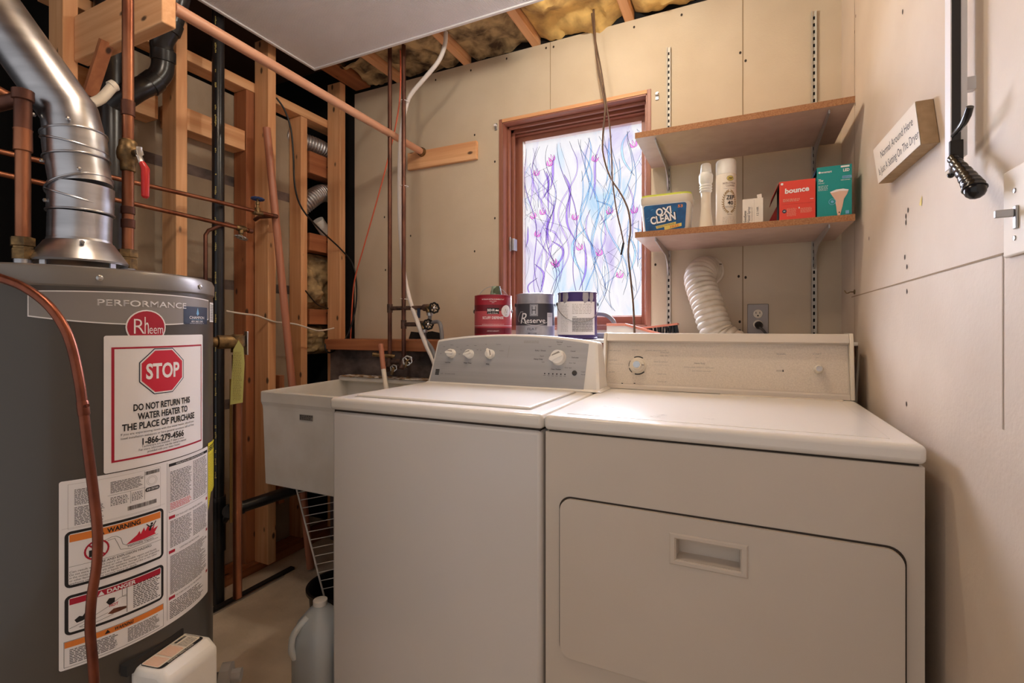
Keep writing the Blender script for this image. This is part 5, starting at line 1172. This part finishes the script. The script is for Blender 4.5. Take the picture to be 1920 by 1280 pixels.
# grey "Reserve" can
t, x, y, r = can(967, 1040, '', 'grey and charcoal paint can with paint-smeared rim, middle on the ledge', 550)
canbody(t, x, y, r, [(r - .002, LZ + Hc - .008), (r + .001, LZ + Hc), (r - .006, LZ + Hc), (r - .010, LZ + Hc - .006), (0, LZ + Hc - .006)], 'cansil')
MB().lathe([(r - .010, LZ + Hc - .006), (r - .004, LZ + Hc + .001), (r - .012, LZ + Hc + .003), (r - .018, LZ + Hc - .002), (0, LZ + Hc - .002)], (x, y, 0), 'canlid', seg=56).build('can_lid', t)
f = facing(x, y); cf = lambda u, v, h, x=x, y=y, f=f, r=r: Vector((x + (r + h) * math.cos(u / r + f), y + (r + h) * math.sin(u / r + f), LZ + v))
p = Print(cf, .008, base=.0008, step=.0003)
p.rect(-hw, .008, hw, .150, 'cansil', 0); p.rect(-hw, .056, hw, .146, 'cangrey', 1); p.rect(-.022, .094, .011, .142, 'cansil', 2); p.frame(-.020, .096, .009, .140, .0012, 'cangrey', 3)
p.text('H', -.0055, .103, .032, 'cangrey', 3, 'C', width=.017)
p.text('R', -.066, .064, .044, 'paper', 4, width=.030, shear=.25); p.text('eserve', -.036, .066, .021, 'paper', 4, width=.078, bold=.005)
p.line([(-.066 + .13 * k / 14, .076 - .020 * math.sin(math.pi * k / 14) ** .9) for k in range(15)], .0014, 'paper', 4); p.line([(-.078, .094), (-.084, .080), (-.076, .070)], .0014, 'paper', 4); p.line([(-.078, .094), (-.066, .112), (-.052, .112)], .0014, 'paper', 4)
p.text('FLAT', -.012, .036, .010, 'cangrey', 2, 'C', width=.040); p.text('88 1100', -.012, .020, .006, 'ink', 2, 'C', width=.036, bold=.01); p.text('WHITE BASE', -.012, .010, .005, 'ink', 2, 'C', width=.044)
p.rect(.052, .052, .084, .108, 'paper', 4); p.lines(.055, .09, .08, .104, 3, 'inkl', ly=5)
p.build('can_label', t, recalc=False); bail(t, x, y, r, LZ + .142, -.10)
# purple-smeared can
t, x, y, r = can(1046, 1119, '', 'paint can with dripped purple paint and white label, rightmost on the ledge', 545)
canbody(t, x, y, r, [(r - .002, LZ + Hc - .008), (r + .001, LZ + Hc), (r - .006, LZ + Hc), (r - .010, LZ + Hc - .006), (0, LZ + Hc - .006)], 'purple')
MB().lathe([(r - .010, LZ + Hc - .006), (r - .002, LZ + Hc + .002), (r - .012, LZ + Hc + .004), (r - .018, LZ + Hc - .002), (0, LZ + Hc - .002)], (x, y, 0), 'canlid', seg=56).build('can_lid', t)
f = facing(x, y); cf = lambda u, v, h, x=x, y=y, f=f, r=r: Vector((x + (r + h) * math.cos(u / r + f), y + (r + h) * math.sin(u / r + f), LZ + v))
p = Print(cf, .008, base=.0008, step=.0003); p.rect(-hw, .018, r * .98, .150, 'paper', 0)
for u0, u1 in ((-.09, -.076), (-.062, -.038), (.022, .045), (.052, .07)):
    p.shape([(u0, .185), (u1, .185), (u1 + .002, .165), (u1 - .004, .150), (u0 + .006, .142), (u0 - .002, .16)], 'cansil', 1)
p.lines(-.075, .03, -.035, .140, 12, 'inkl', w_=.25); p.lines(-.02, .10, .07, .142, 5, 'inkl', w_=.25); p.lines(-.02, .03, .07, .085, 14, 'ink', w_=.5, ragged=.05); p.rect(-.018, .088, -.002, .0895, 'inkb', 1)
p.build('can_label', t, recalc=False); bail(t, x, y, r, LZ + .142, -.075, tilt=.085)

# odds and ends right of the cans
hd = thing('window_scraper', 'grey curved plastic handle tool lying behind the purple paint can', 'hand tool', U(1140, 610, Y=1.99))
a, c_, e_ = U(1112, 588, Y=2.04), U(1135, 590, Y=2.04), U(1150, 602, Y=2.04)
MB().tube([a + Vector((-.05, 0, .0)), a, c_, e_, e_ + Vector((.004, 0, -.03)), ], .009, 'hose', sm=4, seg=12).build('handle', hd)
MB().box(a.x - .08, e_.x + .025, 2.025, 2.06, LZ + .001, LZ + .024, 'hose').build('blade_holder', hd, bevel=.003)
tr_ = thing('paint_tray', 'salmon pink and white plastic paint tray behind the dryer console', 'paint tray', (-.43, 1.9, LZ))
T0, T1, T2, T3 = U(1137, 606, Y=1.95), U(1172, 606, Y=1.95), U(1195, 612, Y=1.93), U(1262, 631, Y=1.88)
b = MB(); prv = [T0, T1, T2, T3]
for a, c_ in zip(prv, prv[1:]):
    a, c_ = Vector(a), Vector(c_); dz = Vector((0, 0, -.010)); dy = Vector((0, .02, 0))
    b.hexa([a + dz, c_ + dz, c_ + dz + dy, a + dz + dy, a, c_, c_ + dy, a + dy], 'salmon')
b.build('rim', tr_, bevel=.001)
MB().prism([(T0.x, 1.955, LZ + .001), (T3.x, 1.90, LZ + .001), (T2.x, 1.945, T2.z - .010), (T1.x, 1.955, T1.z - .010), (T0.x, 1.955, T0.z - .010)], (0, .012, 0), 'white').build('tray_side', tr_)
br_ = thing('scrub_brush', 'wooden scrub brush with dark bristles resting behind the dryer console', 'brush', U(1240, 622, Y=1.96))
A0, A1 = U(1198, 616, Y=1.96), U(1272, 607, Y=1.96)
MB().bar(A0, A1, .05, .008, 'salmon').build('brush_back', br_, bevel=.001)
b = MB(); rnd = random.Random(4)
for k in range(90):
    t = rnd.uniform(.12, .98); q = A0.lerp(A1, t) + Vector((0, rnd.uniform(-.022, .02), -.004)); b.tube([q, q + Vector((rnd.uniform(-.002, .006), 0, -max(.006, min(.03, q.z - LZ - .001))))], .0022, 'rubber', seg=4)
o_ = b.build('bristles', br_); o_['kind'] = 'stuff'

# ================================================================ shelves
M['std'] = mat('standard_paint', (206, 200, 188), .45); M['plate'] = mat('brushed_plate', (150, 142, 138), .4, metal=.5)
def slots(x, z0, z1, lab):
    t = thing('shelf_standard', lab, 'shelf standard', (x, YB - .01, z0), 'slotted shelf standards')
    MB().box(x - .008, x - .006, YB - .011, YB - .0005, z0, z1, 'std').box(x + .006, x + .008, YB - .011, YB - .0005, z0, z1, 'std').box(x - .008, x + .008, YB - .004, YB - .0005, z0, z1, 'std').build('channel', t)
    p = Print(plane((x, YB - .004, z0), (1, 0, 0), (0, 0, 1)), base=.0005)
    z = z1 - z0 - .02
    while z > .01: p.rect(-.003, z - .012, .003, z, 'black', 0); z -= .0254
    p.build('slots', t, recalc=False)
    return t
xa = U(1254, 300, Y=YB).x; xb = U(1526, 300, Y=YB).x
slots(xa, 1.085, U(1254, 90, Y=YB).z, 'slotted metal shelf standard right beside the window')
slots(xb, 1.085, U(1526, 22, Y=YB).z, 'slotted metal shelf standard near the right wall')
SY0, SY1 = 1.74, 2.095
sx0, sx1 = -.339, .306
def shelf(z, lab):
    t = thing('wall_shelf', lab, 'shelf', (0, 1.9, z - .019), 'wall shelves right of the window')
    MB().box(sx0, sx1, SY0 + .001, SY1, z - .019, z, 'shelf').build('board', t)
    MB().box(sx0, sx1, SY0 - .0005, SY0 + .001, z - .0195, z + .0003, 'particle').build('front_edge', t)
    return t
ZU, ZL = 1.81, 1.46
for z, nm in ((ZU, 'upper'), (ZL, 'lower')):
    shelf(z, '%s grey-pink shelf board right of the window' % nm)
    for x, side in ((xa, 'left'), (xb, 'right')):
        pr_ = [(SY0 + .02, z - .0205), (YB - .012, z - .0205), (YB - .012, z - .12), (YB - .024, z - .115), (YB - .05, z - .075), (YB - .10, z - .05), (SY0 + .02, z - .032)]
        MB().prism([(x - .002, a, c_) for a, c_ in pr_], (.004, 0, 0), 'duct').build('shelf_bracket', label='%s grey metal bracket under the %s shelf' % (side, nm), cat='bracket', group='shelf brackets')
SB = ZL + .0006
# tub
t = thing('detergent_tub', 'blue plastic tub of stain remover with yellow-green rim, leftmost on the lower shelf', 'tub', (-.25, 1.84, SB))
def rbox(cx, cy, hx, hy, r, z, n=6):
    pts = []
    for sx, sy, a0 in ((1, 1, 0), (-1, 1, 90), (-1, -1, 180), (1, -1, 270)):
        for k in range(n + 1): a = R(a0 + 90 * k / n); pts.append((cx + sx * (hx - r) + r * math.cos(a), cy + sy * (hy - r) + r * math.sin(a), z))
    return pts
def loft(lv, parent, name, **k):
    b = MB(); rings = [(rbox(*a[:-1]), a[-1]) for a in lv]
    n = len(rings[0][0]); kk = len(b.v)
    for rg, _ in rings: b.v += [Vector(q) for q in rg]
    for i in range(len(rings) - 1):
        mi = b.mi(rings[i + 1][1])
        for q in range(n): q2 = (q + 1) % n; b.face((kk + i * n + q, kk + i * n + q2, kk + (i + 1) * n + q2, kk + (i + 1) * n + q), mi)
    b.face(range(kk + n - 1, kk - 1, -1), b.mi(rings[0][1])); b.face(range(kk + (len(rings) - 1) * n, kk + len(rings) * n), b.mi(rings[-1][1]))
    return b.build(name, parent, **k)
tcx, tcy = -.2415, 1.83
loft([(tcx, tcy, .076, .058, .02, SB, 6, 'white'), (tcx, tcy, .084, .064, .022, SB + .098, 6, 'white')], t, 'tub_body')
loft([(tcx, tcy, .085, .065, .024, SB + .098, 6, 'cream'), (tcx, tcy, .088, .068, .026, SB + .106, 6, 'cream'), (tcx, tcy, .088, .068, .026, SB + .124, 6, 'cream'), (tcx, tcy, .086, .066, .026, SB + .126, 6, 'lime'), (tcx, tcy, .086, .066, .026, SB + .131, 6, 'lime'), (tcx, tcy, .078, .058, .02, SB + .133, 6, 'lime')], t, 'tub_lid')
p = Print(lambda u, v, h: Vector((tcx + u * (.074 + .008 * v / .1) / .074, tcy - .0585 - .0062 * v / .1 - h, SB + v)), base=.001)
p.rrect(-.066, .003, .066, .094, .008, 'blue', 0)
rnd = random.Random(9)
for k in range(16): x, y = rnd.uniform(-.06, .055), rnd.uniform(.01, .088); p.line([(x, y), (x + .008, y + .0024)], .0007, 'skyb', 1)
for tx, u, v, cap, wd, rt_ in (('OXI', -.026, .055, .024, .050, 8), ('CLEAN', -.045, .027, .025, .084, 8)):
    p.text(tx, u, v, cap, 'inkb', 3, width=wd, bold=.075, rot=rt_); p.text(tx, u, v, cap, 'paper', 5, width=wd * .97, bold=.035, rot=rt_)
p.shape([(-.030, .020), (.036, .030), (.036, .023), (-.028, .011)], 'pyel', 2); p.text('VERSATILE STAIN REMOVER', -.026, .0145, .0042, 'ink', 4, width=.058, rot=8)
p.shape([(-.002, .016), (.054, .025), (.055, .014), (-.001, .004)], 'pyel', 3); p.text('FREE', .018, .0095, .008, 'orange', 6, width=.030, rot=8, bold=.02)
p.text('53', .040, .078, .009, 'orange', 2, width=.015, bold=.03)
p.build('tub_label', t, recalc=False)
# white ribbed cleaner bottle
bx, by = -.111, 1.82
t = thing('cleaner_bottle', 'slim white bottle with ribbed neck beside the stain remover tub', 'bottle', (bx, by, SB)); k = .00182
def hz(q): return SB + (1140 - q) * .233 / 980
MB().lathe([(.026, SB), (.026, SB + .006), (.0215, hz(1020)), (.0165, hz(830)), (.0155, hz(650)), (.0165, hz(590))], (bx, by, 0), 'cream', seg=32).build('bottle_body', t)
MB().lathe([(.0165, hz(590)), (.020, hz(570)), (.0205, hz(560)), (.0175, hz(545)), (.0208, hz(532)), (.0208, hz(522)), (.0178, hz(508)), (.0208, hz(496)), (.0205, hz(482)), (.0182, hz(472)), (.0225, hz(430)), (.0232, hz(340)), (.0205, hz(305)), (.0175, hz(292)), (.0182, hz(285)), (.0160, hz(180)), (.0125, hz(164)), (0, hz(160))], (bx, by, 0), 'white', seg=32).build('bottle_cap', t)
# spray can
zx, zy, zr = -.047, 1.825, .0325
t = thing('spray_can', 'tall white aerosol can with gold laurel wreath label', 'spray can', (zx, zy, SB))
MB().lathe([(zr - .001, SB), (zr, SB + .003), (zr, SB + .182), (zr - .0006, SB + .184)], (zx, zy, 0), 'signw', seg=40).build('can_body', t)
MB().lathe([(zr - .0006, SB + .184), (zr, SB + .1845), (zr, SB + .228), (zr - .003, SB + .234), (0, SB + .236)], (zx, zy, 0), 'white', seg=40).build('can_cap', t)
f = facing(zx, zy) + .30; zf = lambda u, v, h: Vector((zx + (zr + h) * math.cos(u / zr + f), zy + (zr + h) * math.sin(u / zr + f), SB + v))
p = Print(zf, .005, base=.0006)
p.disc(.004, .166, .0115, 'inkb', 0, rv=.009); p.disc(.004, .166, .0105, 'pyel', 1, rv=.008); p.text('ZEP', .004, .1625, .007, 'inkb', 2, 'C', width=.015, bold=.03)
p.text('NON-STREAK', .002, .147, .0062, 'rust', 1, 'C', width=.042); p.text('CLEANER', .005, .138, .0062, 'rust', 1, 'C', width=.030); p.text('for glass and hard surfaces', .002, .131, .002, 'ink', 1, 'C', width=.036)
for s_ in (1, -1):
    for k in range(13):
        a = R(-80 + k * 12.5); cx_, cy_ = .002 + s_ * .0205 * math.cos(a), .088 + .036 * math.sin(a); dx_, dy_ = -math.sin(a) * s_, math.cos(a)
        for o2 in (-.5, .7): ex_, ey_ = dx_ * math.cos(o2) - dy_ * math.sin(o2), dx_ * math.sin(o2) + dy_ * math.cos(o2); p.line([(cx_, cy_), (cx_ + ex_ * .006, cy_ + ey_ * .006)], .0022, 'gold', 1)
p.text('ZEP', .004, .095, .0135, 'inkb', 2, 'C', width=.026, bold=.02); p.text('40', .004, .077, .0125, 'inkb', 2, 'C', width=.018, bold=.02); p.lines(-.012, .066, .016, .073, 2, 'inkl'); p.text('AEROSOL', .002, .043, .0028, 'rust', 1, 'C'); p.lines(-.02, .012, .024, .038, 4, 'inkl', w_=.2)
p.build('can_label', t, recalc=False)
# small white carton
t = thing('nasal_spray_carton', 'small open white medicine carton between the spray can and the red box', 'carton', (.03, 1.80, SB))
MB().box(.004, .064, 1.765, 1.83, SB, SB + .082, 'signw').build('carton_body', t)
p = Print(plane((.004, 1.765, SB), (1, 0, 0), (0, 0, 1)), base=.0005)
p.text('GoodSense', .011, .006, .0072, 'inkb', 1, rot=90, width=.038, bold=.01); p.text('Nasal Spray', .022, .006, .0078, 'navy', 1, rot=90, width=.050); p.text('Oxymetazoline HCl', .029, .008, .003, 'ink', 1, rot=90, width=.046); p.rect(.034, .004, .0344, .078, 'inkl'); p.text('12 HR', .047, .026, .006, 'ink', 1, rot=90, width=.028)
p.build('carton_print', t, recalc=False)
MB().prism([(.052, 1.832, SB + .082), (.064, 1.832, SB + .082), (.062, 1.842, SB + .114), (.048, 1.842, SB + .112)], (0, .0008, 0), 'signw').build('top_flap', t)
# dryer sheet box
t = thing('dryer_sheet_box', 'red cardboard box of dryer sheets, opened on its left side', 'box', (.158, 1.80, SB))
MB().box(.110, .2085, 1.765, 1.875, SB, SB + .126, 'boxred').build('box_body', t, bevel=.001)
MB().poly([(.1094, 1.768, SB + .002), (.1094, 1.872, SB + .002), (.1094, 1.872, SB + .122), (.1094, 1.768, SB + .122)], 'black').build('box_opening', t)
MB().prism([(.109, 1.766, SB + .122), (.109, 1.874, SB + .122), (.088, 1.874, SB + .072), (.088, 1.766, SB + .072)], (-.001, 0, .0006), 'boxred2').build('side_flap', t)
MB().prism([(.109, 1.866, SB + .072), (.074, 1.873, SB + .001), (.109, 1.873, SB + .001)], (0, .0008, 0), 'boxred2').build('inner_flap', t)
p = Print(plane((.110, 1.765, SB), (1, 0, 0), (0, 0, 1)), base=.0006)
p.text('bounce', .0485, .088, .0155, 'paper', 1, 'C', width=.066, bold=.035, rot=2, shear=.06)
p.rrect(.004, .114, .011, .121, .002, 'paper'); p.rect(.007, .052, .093, .0528, 'boxred2'); p.lines(.010, .060, .056, .070, 2, 'peach', w_=.35, ragged=.1); p.disc(.014, .031, .006, 'navy'); p.text('80', .014, .029, .004, 'paper', 2, 'C'); p.lines(.021, .014, .048, .040, 6, 'peach', w_=.3); p.lines(.058, .022, .090, .038, 4, 'peach', w_=.3); p.rrect(.053, .036, .056, .041, .001, 'paper'); p.rect(.084, .063, .093, .0643, 'paper')
p.build('box_print', t, recalc=False)
# LED bulb box
t = thing('bulb_box', 'teal cardboard light bulb box at the right end of the lower shelf', 'box', (.26, 1.82, SB))
MB().box(.2125, .303, 1.768, 1.88, SB, SB + .158, 'teal').build('box_body', t, bevel=.001)
p = Print(plane((.2125, 1.768, SB), (1, 0, 0), (0, 0, 1)), base=.0006)
p.disc(.007, .141, .0032, 'paper'); p.text('ecosmart', .011, .1385, .0062, 'paper', 1, width=.028, bold=.02); p.text('LED', .068, .137, .0085, 'paper', 1, width=.016, bold=.03); p.rect(.062, .150, .084, .155, 'paper'); p.rect(.066, .116, .0895, .124, 'skyb'); p.text('BRIGHT WHITE', .068, .118, .0036, 'ink', 2, width=.019); p.text('5000K DIMMABLE', .062, .110, .003, 'paper', 1, width=.024)
p.text('75w', .004, .112, .0085, 'paper', 1, width=.013, bold=.02); p.text('REPLACEMENT', .004, .106, .003, 'paper', 1, width=.016); p.lines(.004, .084, .030, .101, 3, 'paper', w_=.35)
p.shape([(.034, .078), (.050, .083), (.068, .084), (.082, .080), (.078, .068), (.070, .054), (.066, .030), (.062, .014), (.060, .004), (.054, .004), (.052, .014), (.050, .034), (.046, .056), (.039, .068)], 'peach', 1); p.shape([(.034, .078), (.050, .084), (.068, .085), (.082, .081), (.079, .077), (.058, .079), (.038, .075)], 'paper', 2)
p.disc(.040, .048, .0095, 'skyb', 2); p.disc(.040, .048, .0080, 'teal', 3); p.disc(.040, .048, .004, 'skyb', 4); p.disc(.058, .014, .002, 'inkb', 3, n=8); p.rect(.074, .008, .083, .018, 'skyb')
p.build('box_print', t, recalc=False)
MB().prism([(.2122, 1.768, SB + .156), (.2122, 1.86, SB + .156), (.206, 1.86, SB + .135), (.206, 1.768, SB + .135)], (-.0006, 0, 0), 'blue').build('side_flap', t)

# ================================================================ dryer vent hose, outlet
vh = thing('dryer_vent_hose', 'white ribbed vent hose bending down from the wall behind the dryer', 'vent hose', (.0, 1.93, 1.0))
d0_, d1_ = U(1318, 505, Y=2.12), U(1312, 520, Y=2.02)
b = corr([(d0_.x + .02, 2.12, d0_.z - .01), (d0_.x + .005, 2.07, d0_.z - .012), (d1_.x - .0, 2.015, d1_.z - .01), (U(1328, 575, Y=1.97).x, 1.965, U(1328, 575, Y=1.97).z), (U(1346, 625, Y=1.94).x, 1.94, U(1346, 625, Y=1.94).z), (.0, 1.925, 1.0), (.01, 1.90, .6)], .0545, .0035, 44, 'ductw', seg=36, sm=14)
b.build('hose', vh)
q0 = vh
MB().lathe([(.056, 0), (.060, -.004), (.060, -.012), (.056, -.014)], (d0_.x + .02, YB, d0_.z - .01), 'ductw', axis=(0, 1, 0), seg=36).build('wall_collar', vh)
oc_ = U(1421, 598, Y=YB); ol = thing('power_outlet', 'steel-plated wall outlet with a plug in its lower socket', 'outlet', (oc_.x, YB, oc_.z - .057))
MB().box(oc_.x - .0365, oc_.x + .0365, YB - .005, YB - .0005, oc_.z - .058, oc_.z + .058, 'plate').build('cover_plate', ol, bevel=.002)
for dz in (.020, -.020):
    MB().lathe([(.0165, 0), (.0165, .002), (.0155, .003), (0, .003)], (oc_.x, YB - .005, oc_.z + dz), 'cream', axis=(0, -1, 0), seg=28).build('socket', ol)
p = Print(plane((oc_.x, YB - .008, oc_.z), (1, 0, 0), (0, 0, 1)), base=.0004); p.rect(-.0075, .020, -.0055, .028, 'black', 0); p.rect(.0055, .020, .0075, .028, 'black', 0); p.disc(0, .013, .003, 'black', 0, n=12); p.build('socket_slots', ol, recalc=False)
pg = Vector((oc_.x + .002, YB - .010, oc_.z - .022))
MB().lathe([(.014, 0), (.014, .012), (.009, .022), (.005, .034)], pg, 'rubber', axis=(.15, -1, -.3), seg=16).tube([pg + Vector((.004, -.032, -.01)), pg + Vector((.02, -.06, -.03)), pg + Vector((.03, -.07, -.06)), pg + Vector((.03, -.06, -.2)), pg + Vector((.0, -.06, -.35))], .0045, 'cordg', sm=4).build('dryer_plug', label='dark plug and cord in the lower socket of the wall outlet', cat='plug')
MB().tube([U(1345, 495, Y=2.10), U(1353, 495, Y=2.06)], .0016, 'iron', seg=6).build('nail', label='long nail in the back wall beside the vent hose', cat='nail')

# ================================================================ right wall
A = [U(1716, 190, X=.302), U(1727, 271, X=.302), U(1647, 345, X=.302), U(1637, 281, X=.302)]
tu = ((A[0] - A[3]) + (A[1] - A[2])).normalized(); tl = ((A[3] - A[0]).length + (A[2] - A[1]).length) / 2; hgt = ((A[0] - A[1]).length + (A[3] - A[2]).length) / 2
nn = Vector((-1, 0, 0)); tv = nn.cross(tu).normalized(); 
if tv.z < 0: tv = -tv
ctr = (A[0] + A[1] + A[2] + A[3]) / 4; hgt_ = hgt * .97
sg = thing('wooden_sign', 'white block sign with laundry quote, hung crooked on the right wall', 'sign', tuple(ctr + Vector((.018, 0, -hgt / 2))))
dx_ = Vector((.0275, 0, 0)); a_ = Vector((.0006, 0, 0))

MB().hexa([A[3] + a_, A[2] + a_, A[2] + dx_, A[3] + dx_, A[0] + a_, A[1] + a_, A[1] + dx_, A[0] + dx_], 'woodsign').build('sign_block', sg, bevel=.001)
def sgf(u, v, h):
    s_, t_ = u / tl, v / hgt_; return (A[2] * (1 - s_) + A[1] * s_) * (1 - t_) + (A[3] * (1 - s_) + A[0] * s_) * t_ + nn * h
p = Print(sgf, base=.0003)
p.rect(.001, .001, tl - .001, hgt_ - .001, 'signw', 0)
p.text('Normal Around Here', tl * .55, hgt_ * .56, .0205, 'ink', 1, 'C', width=tl * .74); p.text('Is Just A Setting On The Dryer', tl * .53, hgt_ * .18, .0205, 'ink', 1, 'C', width=tl * .92)
p.build('sign_face', sg, recalc=False)
XH = .30
hp = thing('hanging_pole', 'black and white vertical pole with black hook and ribbed grip on the right wall', 'pole', tuple(U(1790, 330, X=XH)))
yz = lambda px, py, X=XH: U(px, py, X=X)
ye = U(1784, 300, X=.299).y
zb_ = U(1790, 292, X=.305).z
MB().box(.2975, .299, ye - .0005, ye + .022, zb_ - .02, 2.42, 'trimw').build('white_rail', hp)
MB().box(.299, .3105, ye, ye + .022, zb_, 2.42, 'blk').build('black_channel', hp)
MB().box(.3105, .3185, ye + .001, ye + .022, zb_ - .002, 2.42, 'trimw').build('white_rail', hp)
for z_ in (2.0, zb_ + .1): MB().box(.3185, XR + .001, ye + .004, ye + .018, z_, z_ + .02, 'trimw').build('spacer', hp)
MB().box(.2965, .313, ye - .003, ye + .004, zb_ - .01, zb_ + .022, 'blkm').build('clamp_collar', hp, bevel=.001)
for k in range(16): pass
hk = [yz(1785, 256), yz(1791, 249), yz(1799, 240), yz(1808, 228), yz(1814, 216), yz(1819, 200)]
MB().tube(hk, [.002, .0035, .0045, .005, .005, .0045], 'blk', seg=12).build('hook', hp)
gp = [yz(1786, 296), yz(1796, 309), yz(1807, 323), yz(1818, 338), yz(1826, 350), yz(1828, 356)]
P_ = catmull(gp, 8); rr_ = [.0065 + .0080 * (i / (len(P_) - 1)) + .0009 * math.sin(i * 1.25) for i in range(len(P_))]; rr_[-1] *= .8
gb = MB().tube(P_, rr_, 'blk', seg=18); gb.ball(P_[-1], rr_[-1] * 1.15, 'blk', 14); gb.build('ribbed_grip', hp)
MB().ball(yz(1783, 328), .005, 'blk', 12).tube([yz(1783, 296), yz(1784, 326)], .003, 'hose', seg=8).build('end_cap', hp)
sw = thing('light_switch', 'light switch plate at the right edge of the photo with metal toggle up', 'light switch', tuple(U(1903, 484, X=XR)))
s0, s1 = U(1884, 484, X=XR - .004), U(1903, 400, X=XR - .004); hwid = s0.y - s1.y
MB().box(XR - .006, XR - .0005, s1.y - hwid - .02, s0.y, s0.z, s0.z + .116, 'signw').build('switch_plate', sw, bevel=.0025)
tg0 = U(1903, 397, X=XR - .008)
MB().box(XR - .009, XR - .006, tg0.y - .005, tg0.y + .004, tg0.z - .022, tg0.z + .008, 'steel').obox(tg0 + Vector((-.010, .002, -.001)), (1, -.1, .0), (0, 1, 0), (0, 0, 1), .009, .003, .005, 'duct').build('toggle', sw, bevel=.001)
for py in (357, 446): MB().lathe([(.0035, 0), (.003, .0015), (0, .002)], U(1903, py, X=XR - .006), 'steel', axis=(-1, 0, 0), seg=12).build('plate_screw', sw)
c_ = U(1603, 547, X=XR)
MB().lathe([(.008, 0), (.007, .003), (.002, .004), (.0018, .012)], c_, 'brass', axis=(-1, 0, 0), seg=14).tube([c_ + Vector((-.012, 0, 0)), c_ + Vector((-.022, 0, -.004)), c_ + Vector((-.028, 0, .006))], .0018, 'brass', seg=8, sm=3).build('cup_hook', label='small brass cup hook low on the right wall near the corner', cat='hook')
